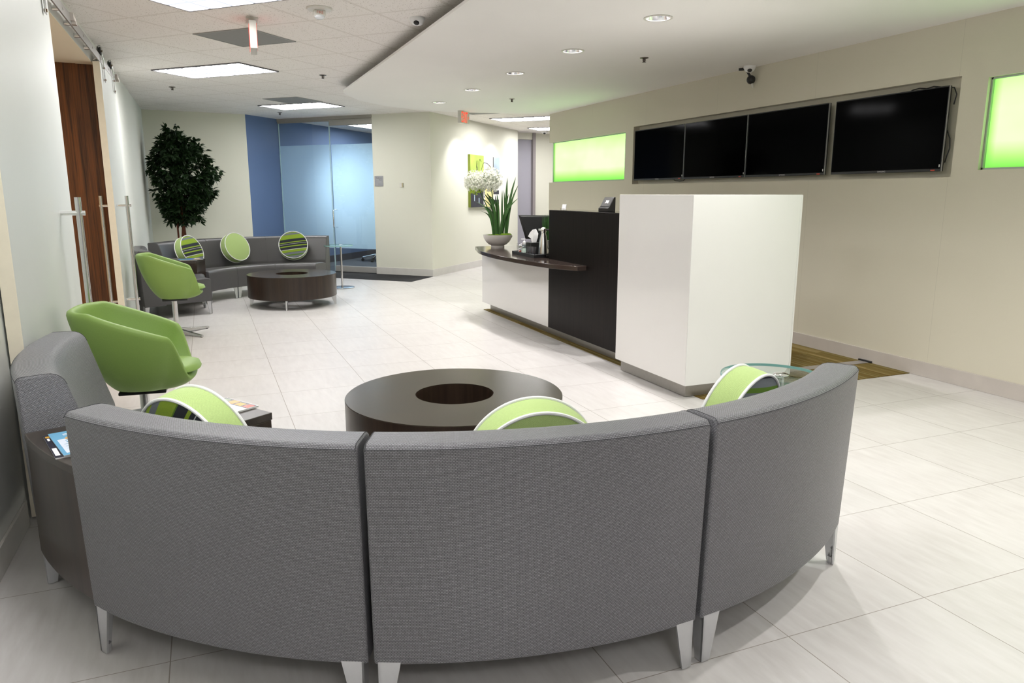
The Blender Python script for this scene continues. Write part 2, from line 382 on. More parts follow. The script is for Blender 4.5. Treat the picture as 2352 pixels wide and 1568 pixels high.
# left wall with the doorway (5.15..7.62), header above
bm = B()
box(bm, XL-.14, XL, -4, 5.12, 0, ZC); box(bm, XL-.14, XL, 7.80, 13.54, 0, ZC); box(bm, XL-.14, XL, 5.12, 7.80, 2.51, ZC)
struct('wall_left', bm, MATS['pale'], smooth=0)
bm = B(); box(bm, XL, XL+.012, -4, 3.5, 0, .11); box(bm, XL, XL+.012, 9.3, 13.52, 0, .11); struct('baseboard_left', bm, STONEL, bevel=.002)
bm = B(); box(bm, -4.2, XL-.003, 7.726, 7.80, 0, 2.51); struct('wall_passage_end', bm, MATS['zebra'], smooth=0)
bm = B(); box(bm, -4.2, XL-.14, 5.04, 5.12, 0, 2.51); struct('wall_passage_near', bm, MATS['header'], smooth=0)
bm = B(); box(bm, -4.3, -4.2, 5.04, 7.8, 0, 2.51); struct('wall_passage_back', bm, MATS['header'], smooth=0)
bm = B(); box(bm, -4.3, XL-.14, 5.04, 7.80, 2.51, 2.55); box(bm, XL-.1401, XL-.001, 5.12, 7.726, 2.506, 2.5099); struct('ceiling_passage', bm, MATS['header'], smooth=0)

# far walls
FA, FB, G0, G1, N1, N2 = (XL-.05, 13.535), (.768, 13.731), (1.341, 14.373), (2.75, 12.93), (3.544, 12.12), (6.327, 15.0)
bm = B(); wallbox(bm, FA, FB, 0, ZC, .12); struct('wall_far', bm, MATS['cream'], smooth=0)
bm = B(); wallbox(bm, FB, (4.6, 18.02), 0, ZC, .12); struct('wall_blue', bm, MATS['blue'], smooth=0)
bm = B(); wallbox(bm, G1, N1, 0, ZC, .14); struct('wall_beside_glass', bm, MATS['cream'], smooth=0)
bm = B(); wallbox(bm, N1, N2, 0, ZC, .14); struct('wall_art', bm, MATS['cream'], smooth=0)
bm = B(); wallbox(bm, N2, (N2[0]-3.2, N2[1]+3.4), 0, ZC, .1); struct('wall_conference_back', bm, MATS['cream'], smooth=0)
bm = B(); wallbox(bm, (6.30, 15.5), (6.88, 15.5), 0, 2.57, .1); struct('wall_lilac', bm, MATS['lilac'], smooth=0)
bm = B(); wallbox(bm, (6.30, 15.45), (6.90, 15.45), 2.57, ZC, .15); struct('trim_1', bm, MATS['cream'], smooth=0)
bm = B(); box(bm, 6.865, 6.93, 15.40, 15.55, 0, ZC); struct('trim_2', bm, M('taupe_trim', (.30,.27,.27), .5), smooth=0)
bm = B(); box(bm, 6.93, 11, 15.5, 15.6, 0, ZC); struct('wall_hall_end', bm, MATS['cream'], smooth=0)
dN = Vector((N2[0]-N1[0], N2[1]-N1[1])).normalized(); dG = Vector((N1[0]-G0[0], N1[1]-G0[1])).normalized()
nG = Vector((-dG.y, dG.x)); nN = Vector((-dN.y, dN.x))        # point into the walls
def onG(s, off=0): return (G0[0]+dG.x*s-nG.x*off, G0[1]+dG.y*s-nG.y*off)     # off = distance in front
def onN(s, off=0): return (N1[0]+dN.x*s-nN.x*off, N1[1]+dN.y*s-nN.y*off)
LG = hypot(N1[0]-G0[0], N1[1]-G0[1])
bm = B(); wallbox(bm, onG(2.02, .012), onG(LG+.012, .012), 0, .125, .012); wallbox(bm, onN(-.0, .012), onN(4.0, .012), 0, .125, .012); struct('baseboard_far', bm, STONEL, bevel=.002)
bm = B(); wallbox(bm, (FA[0], FA[1]-.012), (FB[0], FB[1]-.012), 0, .11, .012); struct('baseboard_cream', bm, STONEL, bevel=.002)
bm = B(); wallbox(bm, (1.36, 14.36), (4.4, 17.77), 0.004, .14, .014); struct('baseboard_blue', bm, M('slate_base', (.06,.06,.08), .5))
# carpets
bm = B(); prism(bm, [N1, (3.003, 11.52), (3.003-dG.x*-0, 11.52), onG(-.15, .83), onG(-.15, -.02)], .0, .005)
bmesh.ops.remove_doubles(bm, verts=bm.verts, dist=1e-4); tag(struct('floor_charcoal_carpet', bm, MATS['gcarpet'], smooth=0), 'charcoal carpet strip in front of the glass door', 'carpet')
bm = B(); prism(bm, [onG(0, -.03), onG(2.02, -.03), (6.0, 16.4), (3.5, 17.9)], .0, .006); struct('floor_conference_carpet', bm, MATS['bcarpet'], smooth=0)
bm = B(); box(bm, 3.08, XR-.012, 4.02, 8.37, 0, .005); tag(struct('floor_gold_carpet', bm, MATS['gold'], smooth=0), 'gold and brown striped carpet under the reception desk', 'carpet')
bm = B(); box(bm, 3.9, XR-.015, 4.40, 4.49, .005, .009); tag(obj('floor_raceway', bm, M('raceway_metal', (.38,.35,.33), .45, .4), bevel=.001), 'flat grey metal strip crossing the gold carpet', 'cable cover')
bm = B(); box(bm, XR-.03, XR-.0125, 4.38, 4.51, .009, .022); tag(obj('raceway_cap', bm, BLACK, bevel=.002), 'short black bar on the stone baseboard at the grey strip', 'cable cover')

# soffit: floating slab with a curved nose and cut-outs for the downlights
SOFF = [(XR, 10.752), (4.75, 10.83), (4.4, 10.93), (3.95, 11.01), (3.55, 11.04), (3.17, 10.99), (2.8, 10.85), (2.44, 10.63), (2.0, 10.16), (1.76, 9.68), (1.685, 9.48), (1.665, 9.35), (1.665, -4), (XR, -4)]
DL = [(3.05, y) for y in (9.965, 8.63, 7.31, 6.015, 4.70, 3.38, 2.05, .72)]
RD = .088
bm = B()
def loop(pts, z): 
    vs = [bm.verts.new((p[0], p[1], z)) for p in pts]; return vs, [bm.edges.new((vs[i], vs[(i+1)%len(vs)])) for i in range(len(vs))]
v0, e0 = loop(SOFF, ZS); es = list(e0)
for c in DL: es += loop([(c[0]+RD*cos(2*pi*k/24), c[1]+RD*sin(2*pi*k/24)) for k in range(24)], ZS)[1]
bmesh.ops.triangle_fill(bm, use_beauty=True, use_dissolve=False, edges=es)
top = [bm.verts.new((p[0], p[1], ZS+.02)) for p in SOFF]
for i in range(len(SOFF)): bm.faces.new((v0[i], v0[(i+1)%len(SOFF)], top[(i+1)%len(SOFF)], top[i]))
struct('ceiling_soffit', bm, MATS['soffit'], smooth=0, recalc=False)
# upstand that carries the slab, set back from its edge
bm = B(); box(bm, 2.15, 2.25, -4, 9.6, ZS+.021, ZC); struct('trim_3', bm, MATS['soffit'], smooth=0)

# ------------------------------------------------------------------ glass front of the conference room
bm = B(); wallbox(bm, onG(.01, -.02), onG(1.115, -.02), .02, 2.63, .012); w1 = struct('window_1', bm, MATS['glass'], smooth=0)
bm = B(); wallbox(bm, onG(.012, -.036), onG(1.113, -.036), .43, 2.24, .002); obj('frosted_film', bm, MATS['film'], w1, 0)
bm = B(); wallbox(bm, onG(.004, -.015), onG(.012, -.015), .02, 2.63, .022); wallbox(bm, onG(1.112, -.015), onG(1.122, -.015), .02, 2.63, .022); obj('glass_edge', bm, M('glass_edge', (.45,.62,.66), .2), w1, 0)
bm = B(); wallbox(bm, onG(1.135, -.02), onG(2.005, -.02), .115, 2.56, .012); d3 = struct('door_3', bm, MATS['glass'], smooth=0)
bm = B(); wallbox(bm, onG(1.137, -.036), onG(2.003, -.036), .43, 2.24, .002); obj('frosted_film', bm, MATS['film'], d3, 0)
bm = B(); wallbox(bm, onG(1.135, .0), onG(2.01, .0), .012, .115, .05); obj('bottom_rail', bm, M('rail_metal', (.52,.51,.49), .4, .5), d3, bevel=.003)
bm = B(); wallbox(bm, onG(1.135, .0), onG(2.01, .0), 2.555, 2.655, .05); obj('top_rail', bm, M('rail_metal2', (.42,.40,.36), .4, .4), d3, bevel=.003)
bm = B(); hs = 1.21
pth = [Vector((*onG(hs, -.02), .80)), Vector((*onG(hs, .06), .80)), Vector((*onG(hs, .085), .81)), Vector((*onG(hs, .092), .83)), Vector((*onG(hs, .092), 1.08)), Vector((*onG(hs, .085), 1.10)), Vector((*onG(hs, .06), 1.11)), Vector((*onG(hs, -.02), 1.11))]
tube(bm, pth, .013, 12); obj('pull_handle', bm, CHROME, d3)
bm = B(); wallbox(bm, onG(-.01, .01), onG(2.02, .01), 2.66, ZC, .06); wallbox(bm, onG(0, -.005), onG(2.02, -.005), 2.632, 2.66, .03); struct('trim_4', bm, M('head_rail', (.36,.34,.30), .5), smooth=0)

# ------------------------------------------------------------------ sliding doors on the left wall, with their rail
def slide_door(name, y0, y1, hy):
    bm = B(); box(bm, -.79, -.735, y0, y1, .015, 2.512); d = struct(name, bm, DOORW, bevel=.002)
    bm = B(); box(bm, -.7895, -.7355, y0-.0015, y0, .016, 2.511); box(bm, -.7895, -.7355, y1, y1+.0015, .016, 2.511); obj('edge_band', bm, DOOREDGE, d, 0)
    for x, xf, hh in ((-.645, -.7345, hy), (-.845, -.7905, hy-.12)):
        bm = B(); tube(bm, [(x, hh, .30), (x, hh, 1.372)], .0165, 16); h = obj('pull_bar', bm, STEEL, d)
        for z in (.42, 1.285):
            bm = B(); tube(bm, [(xf, hh, z), (x+(.03 if x > xf else -.015), hh, z)], .0135, 14); obj('standoff', bm, CHROME, h)
    return d
d1 = slide_door('door_1', 3.55, 5.17, 4.78); d2 = slide_door('door_2', 7.55, 8.72, 7.70)
def hanger(d, y):
    bm = B()
    P = [(-.722, y, 2.36), (-.722, y, 2.63), (-.724, y, 2.655), (-.734, y, 2.668), (-.748, y, 2.668), (-.760, y, 2.655), (-.762, y, 2.628)]
    # flat strap bent over the wheel
    w = .022
    a = [bm.verts.new((p[0], p[1]-w, p[2])) for p in P]; b = [bm.verts.new((p[0], p[1]+w, p[2])) for p in P]
    for i in range(len(P)-1): bm.faces.new((a[i], a[i+1], b[i+1], b[i]))
    h = obj('hanger', bm, STEEL, d, mods=(('SOLIDIFY', dict(thickness=.005, offset=0)),))
    bm = B(); tube(bm, [(-.755, y, 2.622), (-.749, y, 2.622), (-.744, y, 2.622), (-.738, y, 2.622), (-.732, y, 2.622)], [.036, .036, .028, .036, .036], 24); obj('wheel', bm, DGREY, h)
    bm = B(); tube(bm, [(-.761, y, 2.622), (-.716, y, 2.622)], .009, 10)
    for z in (2.38, 2.48): tube(bm, [(-.73, y, z), (-.713, y, z)], .009, 8)
    obj('bolt', bm, M('bronze', (.20,.13,.07), .35, .9), h)
hanger(d1, 3.9); hanger(d1, 4.98); hanger(d2, 7.72); hanger(d2, 8.52)
rail = thing('door_rail', 'long flat steel rail with rollers for the sliding doors high on the left wall', 'rail', (-.7435, 6.2, 2.553))
bm = B(); box(bm, -.005, .005, -2.9, 2.75, -.034, .034); obj('bar', bm, M('rail_steel', (.40,.39,.38), .42, .7), rail, bevel=.001)
for y in (-2.6, -1.55, -.95, -.45, 0.0, .45, .95, 1.5, 2.1, 2.6):
    bm = B(); tube(bm, [(-.056, y, 0), (-.005, y, 0)], .017, 14); tube(bm, [(.004, y, 0), (.010, y, 0)], .010, 6); obj('standoff', bm, STEEL, rail)
for y in (-.12, 2.72):
    bm = B(); box(bm, -.008, .03, y-.03, y+.03, -.01, .04); box(bm, .004, .035, y+.0, y+.06, -.03, .01); obj('stop_block', bm, M('stop_steel', (.55,.51,.47), .4, .7), rail, bevel=.002)

# ------------------------------------------------------------------ curved lounge seating
RB = 1.80
def rounded(pts, rads, seg=5):
    """round the corners of a closed polygon"""
    out = []; n = len(pts)
    for i in range(n):
        p = Vector(pts[i]); a = Vector(pts[i-1]); b = Vector(pts[(i+1)%n]); r = rads[i]
        if r <= 0: out.append(tuple(p)); continue
        u = (a-p).normalized(); v = (b-p).normalized(); r = min(r, .45*(a-p).length, .45*(b-p).length)
        p0, p1 = p+u*r, p+v*r
        for k in range(seg+1):
            t = k/seg; q = p0*(1-t)**2+p*2*t*(1-t)+p1*t*t; out.append(tuple(q))
    return out
def sweep(prof, a0, a1, n, puff=0):
    """sweep a closed (r,z) profile about z from angle a0 to a1, with metric UVs"""
    bm = B(); uvl = bm.loops.layers.uv.new('UVMap'); rows = []
    L = [0]
    for i in range(len(prof)): L.append(L[-1]+hypot(prof[(i+1)%len(prof)][0]-prof[i][0], prof[(i+1)%len(prof)][1]-prof[i][1]))
    for k in range(n+1):
        a = a0+(a1-a0)*k/n; rows.append([bm.verts.new((r*cos(a), r*sin(a), z)) for r, z in prof])
    m = len(prof)
    for k in range(n):
        for i in range(m):
            j = (i+1) % m
            f = bm.faces.new((rows[k][i], rows[k][j], rows[k+1][j], rows[k+1][i]))
            rr = RB if prof[i][0] > 1.5 else 1.2
            u0, u1 = rr*(a1-a0)*k/n, rr*(a1-a0)*(k+1)/n
            for lp, uv in zip(f.loops, ((u0, L[i]), (u0, L[i+1]), (u1, L[i+1]), (u1, L[i]))): lp[uvl].uv = uv
    for row, rev in ((rows[0], False), (rows[-1], True)):
        f = bm.faces.new(row if not rev else row[::-1])
        pf = prof if not rev else prof[::-1]
        for lp, p in zip(f.loops, pf): lp[uvl].uv = (p[0], p[1])
    return bm
BACK = rounded([(1.832,.148), (1.852,.762), (1.841,.776), (1.712,.778), (1.61,.43), (1.595,.148)], [.012, .004, .01, .05, .01, .01])
SEAT = rounded([(1.608,.155), (1.608,.385), (1.35,.42), (1.07,.425), (1.075,.15)], [0, .012, .15, .055, .012])
SEAM = (1.8515, .7635)
def leg_mesh(r, a, sr, sa):
    """tapered L-section aluminium leg; sr, sa = which way its flanges run (radially, sideways)"""
    bm = B(); er = Vector((cos(a), sin(a))); ea = Vector((-sin(a), cos(a)))
    def P(dr, da, z): q = er*(r+dr*sr)+ea*(da*sa); return (q.x, q.y, z)
    T = .006
    for (w0, w1, along) in ((.062, .032, 'a'), (.055, .03, 'r')):
        if along == 'a': q = [(0,0),(T,0),(T,1),(0,1)]
        else: q = [(0,0),(0,T),(1,T),(1,0)]
        lo, hi = [], []
        for dr, da in q:
            l = (dr*(w1 if along == 'r' and dr == 1 else 1), da*(w1 if along == 'a' and da == 1 else 1)); h = (dr*(w0 if along == 'r' and dr == 1 else 1), da*(w0 if along == 'a' and da == 1 else 1))
            lo.append(bm.verts.new(P(l[0], l[1], .004))); hi.append(bm.verts.new(P(h[0], h[1], .158)))
        bm.faces.new(lo); bm.faces.new(hi)
        for i in range(4): bm.faces.new((lo[i], lo[(i+1)%4], hi[(i+1)%4], hi[i]))
    return bm
def make_sofa():
    half = radians(14.85)
    t = thing('sofa_section', '', 'sofa')
    obj('backrest', sweep(BACK, -half, half, 28), MATS['weave'], t, 40, .007)
    obj('seat', sweep(SEAT, -half, half, 28), MATS['weave'], t, 40, .012)
    bm = B(); tube(bm, [(SEAM[0]*cos(a), SEAM[0]*sin(a), SEAM[1]) for a in [-half+.003+(2*half-.006)*k/28 for k in range(29)]], .0010, 6)
    for s in (-1, 1):
        a = s*(half-.0022)
        tube(bm, [(r*cos(a), r*sin(a), z) for r, z in BACK[6:-12] if z > .16], .0009, 6)
    obj('seam', bm, THREAD, t)
    for s in (-1, 1):
        a_out = s*(half-.006); a_in = s*(half-.01)
        for r, a, sr in ((1.832, a_out, -1), (1.085, a_in, 1)):
            l = obj('leg', leg_mesh(r, a, sr, -s), ALU, t, 30)
            er = Vector((cos(a), sin(a))); ea = Vector((-sin(a), cos(a))); q = er*(r+.014*sr)+ea*(.014*-s)
            bm = B(); lathe(bm, [(.011, 0), (.012, .01), (.012, .028), (.004, .03), (.004, .06)], 14, (q.x, q.y, 0)); obj('glide', bm, M('glide', (.55,.55,.56), .4, .6), l)
    return t
CN, CF = (1.095, 3.44), (.977, 9.70)
proto = make_sofa()
def place_sofa(first, c, deg, label, group):
    o = proto if first else copy_tree(proto)
    o.location = (c[0], c[1], 0); o.rotation_euler = (0, 0, radians(deg)); o['label'] = label; o['group'] = group; return o
gN, gF = 'near ring of curved sofa sections', 'far ring of curved sofa sections'
place_sofa(True, CN, -130.0, 'grey woven curved sofa section, left of the two broad foreground backs, striped cushion on it', gN)
place_sofa(False, CN, -99.8, 'grey woven curved sofa section in the centre foreground with a plain green cushion', gN)
place_sofa(False, CN, -69.5, 'grey woven curved sofa section at the right foreground, beside the round glass table', gN)
place_sofa(False, (CN[0]+.03, CN[1]+.01), -177.0, 'grey woven sofa section against the left wall, behind the near armchair', gN)
place_sofa(False, CF, 81.2, 'grey sofa section in the far ring, rightmost, with a striped cushion, beside the conference glass', gF)
place_sofa(False, CF, 110.6, 'grey sofa section in the middle of the far ring with a plain green cushion', gF)
place_sofa(False, CF, 139.9, 'grey sofa section of the far ring standing in front of the potted tree', gF)
place_sofa(False, (CF[0]+.04, CF[1]), 187.0, 'grey sofa section along the left wall behind the far green armchair', gF)

vinyl = M('grey_weave_shaded', (.085,.082,.084), .38, 0, .5, 0, .06, 300, .2, .0006)  # darker, plainer copy of the sofa weave; far ring's shade put into its colour
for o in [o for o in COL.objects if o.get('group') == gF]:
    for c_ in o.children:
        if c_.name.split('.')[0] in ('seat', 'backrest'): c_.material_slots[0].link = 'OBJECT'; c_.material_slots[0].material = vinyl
def wedge_table(c, a0, a1, label):
    t = thing('wedge_table', label, 'side table', (c[0], c[1], 0), 0, 'dark wooden wedge tables between sofa sections')
    a0, a1 = radians(a0), radians(a1); n = 10
    def wedge(r0, r1, z0, z1, bmx=None):
        bm = bmx or B(); an = [a0+(a1-a0)*k/n for k in range(n+1)]
        prism(bm, [(r1*cos(a), r1*sin(a)) for a in an]+[(r0*cos(a), r0*sin(a)) for a in an[::-1]], z0, z1); return bm
    obj('tabletop', wedge(1.115, 1.815, .557, .585), MATS['dark_top'], t, 25, .002)
    obj('body', wedge(1.12, 1.812, .15, .557), MATS['dark_wood'], t, 25, .002)
    am = (a0+a1)/2
    bm = B(); wd = B()
    obj('base_plate', wedge(1.25, 1.6, .13, .15), DGREY, t, 25)
    return t
wedge_table(CN, -161.6, -145.1, 'dark wedge table in the left foreground holding a blue magazine')
wedge_table(CF, 154.3, 171.7, 'dark wedge table of the far seating group, behind the far armchair')

# ------------------------------------------------------------------ round coffee tables
def coffee_table():
    t = thing('coffee_table', '', 'coffee table')
    bm = B(); R, r, z0, z1 = .545, .197, .118, .40; seg = 96
    lathe(bm, [(R-.004, z0), (R, z0+.004), (R, z1-.003), (R-.003, z1-.003)], seg, cap0=False, cap1=False); lathe(bm, [(r, z1-.003), (r, z0)], seg, cap0=False, cap1=False); lathe(bm, [(r, z0), (R-.004, z0)], seg, cap0=False, cap1=False)
    obj('drum', bm, MATS['dark_wood'], t)
    bm = B(); lathe(bm, [(r, z1-.003), (r, z1), (R-.003, z1), (R-.003, z1-.003)], seg, cap0=False, cap1=False); obj('tabletop', bm, COFFEE_TOP, t)
    for k in range(4):
        a = radians(165+90*k); bm = B(); er = Vector((cos(a), sin(a))); ea = Vector((-sin(a), cos(a)))*.009
        P = [(.515, 0), (.537, 0), (.540, .125), (.462, .125)]; A = [bm.verts.new((er.x*q+ea.x, er.y*q+ea.y, z)) for q, z in P]; Bq = [bm.verts.new((er.x*q-ea.x, er.y*q-ea.y, z)) for q, z in P]
        bm.faces.new(A); bm.faces.new(Bq[::-1])
        for i in range(4): bm.faces.new((A[i], A[(i+1)%4], Bq[(i+1)%4], Bq[i]))
        obj('leg', bm, ALU, t, bevel=.001)
    return t
COFFEE_TOP = mat_wood('coffee_top', (.030,.024,.018), (.058,.047,.034), .24, 'X', 1, 0, 10, .4)
ct = coffee_table(); ct.location = (1.106, 3.44, 0); tag(ct, 'round dark drum coffee table with central hole, in the foreground', 'coffee table', 'round drum coffee tables')
dup(ct, (.977, 9.70, 0), 0, 'round dark drum coffee table with central hole, in the far seating group')

# ------------------------------------------------------------------ swivel tub armchairs
def make_chair():
    t = thing('swivel_armchair', '', 'armchair')
    bm = B(); N, S = 128, 14; rings = []
    def plan(ph):
        c, s = cos(ph), sin(ph); ax = .275 if c > 0 else .315; e = 2.7
        return (abs(c/ax)**e+abs(s/.285)**e)**(-1/e)
    def sm(x): x = max(0, min(1, x)); return x*x*(3-2*x)
    for k in range(S+1):
        s = k/S; row = []
        for i in range(N):
            ph = 2*pi*i/N
            R = plan(ph); x = R*cos(ph)
            hl = .812-.375*max(0, x+.20)-.02*sm((x+.32)/.15)*0; h = .43+(hl-.43)*sm((.262-x)/.085)
            rho = .40+.60*(.42*s+.58*sin(s*pi/2)); zz = .45*s+.55*(1-cos(s*pi/2))
            row.append(bm.verts.new((R*rho*cos(ph)+.012*(1-s), R*rho*sin(ph), .362+(h-.362)*zz)))
        rings.append(row)
    for a, b in zip(rings, rings[1:]):
        for i in range(N): bm.faces.new((a[i], a[(i+1)%N], b[(i+1)%N], b[i]))
    bm.faces.new(rings[0][::-1])
    obj('shell', bm, MATS['green_leather'], t, 0, mods=(('SOLIDIFY', dict(thickness=.042, offset=-1)), ('SUBSURF', dict(levels=1, render_levels=1))))
    for f in t.children[0].data.polygons: f.use_smooth = True
    bm = B(); K = 40; prof = [(.0, .425), (.5, .43), (.86, .447), (1.0, .465), (.97, .487), (.85, .499), (.5, .506), (0, .508)]; rows = []
    for q, z in prof:
        row = []
        for i in range(K):
            ph = 2*pi*i/K; c, s = cos(ph), sin(ph); ax = .285 if c > 0 else .185; R = (abs(c/ax)**3+abs(s/.190)**3)**(-1/3)*q
            row.append(bm.verts.new((R*c+.012, R*s, z)))
        rows.append(row)
    for a, b in zip(rows, rows[1:]):
        for i in range(K): bm.faces.new((a[i], a[(i+1)%K], b[(i+1)%K], b[i]))
    bmesh.ops.remove_doubles(bm, verts=bm.verts, dist=1e-5)
    obj('seat_cushion', bm, MATS['green_leather'], t, 60)
    bm = B(); box(bm, -.11, .12, -.09, .09, .347, .364); obj('mounting_plate', bm, BLACK, t, bevel=.004)
    bm = B(); lathe(bm, [(.0245, .03), (.0245, .335), (.034, .337), (.034, .346)], 24); obj('column', bm, STEEL, t)
    for k in range(4):
        a = radians(36+90*k); bm = B(); er = Vector((cos(a), sin(a), 0)); ea = Vector((-sin(a), cos(a), 0))
        sec = [(0.0, .030, .012, .058), (.10, .026, .014, .050), (.38, .013, .006, .022)]
        prev = None
        for q, w, z0, z1 in sec:
            ring = [bm.verts.new(tuple(er*q+ea*s*w+Vector((0, 0, z)))) for s, z in ((-1, z0), (1, z0), (.75, z1), (-.75, z1))]
            if prev: 
                for i in range(4): bm.faces.new((prev[i], prev[(i+1)%4], ring[(i+1)%4], ring[i]))
            else: bm.faces.new(ring[::-1])
            prev = ring
        bm.faces.new(prev)
        lg = obj('base_leg', bm, STEEL, t, 40, .002)
        bm = B(); lathe(bm, [(.011, 0), (.011, .008)], 12, tuple(er*.36)); obj('foot_pad', bm, RUBBER, lg)
    return t
ch = make_chair(); ch.location = (-.372, 4.32, 0); ch.rotation_euler = (0, 0, radians(-4)); tag(ch, 'green swivel tub armchair nearest the camera, by the left wall', 'armchair', 'green swivel armchairs')
dup(ch, (-.34, 8.05, 0), radians(3), 'green swivel tub armchair farther back, in front of the far wedge table')

# ------------------------------------------------------------------ round cushions
def make_cushion(face_mat, name='round_cushion'):
    t = thing(name, '', 'cushion'); R, h = .200, .050
    bm = B(); lathe(bm, [(R-.002, -h), (R+.004, -h*.4), (R+.004, h*.4), (R-.002, h)], 72, cap0=False, cap1=False); xform(bm, Matrix.Rotation(pi/2, 4, 'X')); obj('band', bm, MATS['green_fab'], t, 60)
    for s in (-1, 1):
        bm = B(); lathe(bm, [(0, s*(h+.020)), (R*.35, s*(h+.018)), (R*.7, s*(h+.012)), (R*.92, s*(h+.004)), (R-.002, s*h)], 72, cap0=False, cap1=False); xform(bm, Matrix.Rotation(pi/2, 4, 'X')); obj('face', bm, face_mat, t, 60)
        bm = B(); tube(bm, [((R)*cos(2*pi*k/72), s*h, (R)*sin(2*pi*k/72)) for k in range(72)], .0055, 8, closed=True); obj('piping', bm, PIPING, t)
    return t
cuS = make_cushion(MATS['stripes']); cuG = make_cushion(MATS['green_fab'])
def put_cushion(o, c, ang, rbot, tilt, spin, label, group, fwd_spin=0, zb=.437):
    """lean a disc on the back: lower back rim at radius rbot, angle ang about c, leaning outwards by tilt"""
    a = radians(ang); t = radians(tilt)
    inw = Vector((-cos(a+radians(fwd_spin)), -sin(a+radians(fwd_spin)), 0)); out = Vector((cos(a), sin(a), 0))
    n = (inw*cos(t)+Vector((0, 0, 1))*sin(t)).normalized()        # front normal
    u = (Vector((0, 0, 1))*cos(t)-inw*sin(t)).normalized()        # up in the disc plane
    s = u.cross(n).normalized()
    p = Vector((c[0], c[1], zb))+out*rbot + u*.206 + n*.056
    # local axes: X = side, Y = -n (back), Z = up
    m = Matrix((( s.x, -n.x, u.x), (s.y, -n.y, u.y), (s.z, -n.z, u.z))).to_4x4()
    m = m @ Matrix.Rotation(radians(spin), 4, 'Y')
    m.translation = p; o.matrix_world = m; o['label'] = label; o['group'] = group
gc1, gc2 = 'cushions on the near sofa ring', 'cushions on the far sofa ring'
put_cushion(cuS, CN, -139.3, 1.555, 11, 54, 'round striped cushion behind the left foreground sofa back', gc1, 0, .380)
put_cushion(cuG, CN, -98.8, 1.565, 11, 0, 'round plain green cushion at the near drum coffee table', gc1, 0, .380)
put_cushion(copy_tree(cuS), CN, -67.2, 1.565, 11, 172, 'round cushion with a charcoal striped face leaning beside the glass side table', gc1, 0, .380)
put_cushion(copy_tree(cuS), CF, 143.5, 1.465, 20, -4, 'round striped cushion below the potted tree', gc2)
put_cushion(copy_tree(cuG), CF, 114, 1.465, 20, 0, 'round plain green cushion on the middle section of the far sofa', gc2, 14)
put_cushion(copy_tree(cuS), CF, 82.6, 1.465, 20, -7, 'round striped cushion on the far sofa in front of the conference glass', gc2)

# ------------------------------------------------------------------ glass side tables
def side_table():
    t = thing('glass_side_table', '', 'side table')
    bm = B(); lathe(bm, [(.205, .626), (.21, .629), (.21, .637), (.205, .640)], 64, (-.03, .02, 0)); obj('glass_top', bm, MATS['tglass'], t)
    bm = B(); lathe(bm, [(.2101, .6275), (.2108, .630), (.2108, .637), (.2085, .6405)], 64, (-.03, .02, 0), False, False); obj('glass_rim', bm, M('aqua_rim', (.30,.55,.52), .15), t)
    bm = B(); lathe(bm, [(.0145, .012), (.0145, .628)], 20); obj('post', bm, STEEL, t)
    bm = B(); lathe(bm, [(.178, 0), (.18, .003), (.18, .010), (.175, .013)], 56); obj('base', bm, M('table_base', (.42,.43,.46), .25, .9), t)
    bm = B(); lathe(bm, [(.032, .6405), (.034, .643), (.026, .648), (0, .649)], 24); obj('cap', bm, CHROME, t)
    return t
st = side_table(); st.location = (2.205, 2.36, 0); tag(st, 'round glass side table at the right end of the near sofa', 'side table', 'round glass side tables')
dup(st, (1.85, 11.19, 0), 0, 'round glass side table beside the far sofa in front of the glass door')

# ------------------------------------------------------------------ magazines
def magazine(label, loc, rz, patches, w=.205, h=.272, th=.005, tilt=0):
    """patches: (x0,x1,y0,y1,material) on the cover, centre at origin, y up the page"""
    t = thing('magazine', label, 'magazine', loc, rz, 'magazines on the wedge tables')
    bm = B(); box(bm, -w/2+.001, w/2-.001, -h/2+.001, h/2-.001, 0, th-.0006); obj('pages', bm, PAPER, t, 0)
    bm = B(); mats = []
    def quad(x0, x1, y0, y1, z, m):
        if m not in mats: mats.append(m)
        f = bm.faces.new([bm.verts.new(p) for p in ((x0,y0,z), (x1,y0,z), (x1,y1,z), (x0,y1,z))]); f.material_index = mats.index(m)
    for i, (x0, x1, y0, y1, m) in enumerate(patches):
        z = th+.0003*(i > 0)+.00004*i
        if isinstance(m, tuple):   # an ellipse
            m = m[0]
            if m not in mats: mats.append(m)
            f = bm.faces.new([bm.verts.new(((x0+x1)/2+(x1-x0)/2*cos(2*pi*k/24), (y0+y1)/2+(y1-y0)/2*sin(2*pi*k/24), z)) for k in range(24)]); f.material_index = mats.index(m)
        else: quad(x0, x1, y0, y1, z, m)
    obj('cover', bm, mats, t, 0, recalc=False)
    return t
mBlue = M('mag_blue', (.16,.42,.66), .25, var=.02); mNavy = M('mag_navy', (.012,.012,.03), .25); mYel = M('mag_yellow', (.62,.34,.03), .3); mHair = M('mag_hair', (.55,.33,.12), .3, var=.3, nscale=60); mSkin = M('mag_skin', (.78,.52,.38), .3); mPale = M('mag_pale', (.72,.78,.90), .3); mRed = M('mag_red', (.60,.07,.03), .3); mOr = M('mag_orange', (.70,.33,.06), .3); mGr = M('mag_greenish', (.30,.38,.22), .3); mTeal = M('mag_teal', (.05,.25,.30), .3); mCob = M('mag_cobalt', (.03,.13,.50), .3)
W2, H2 = .1025, .136
ax = atan2(.286, .958)
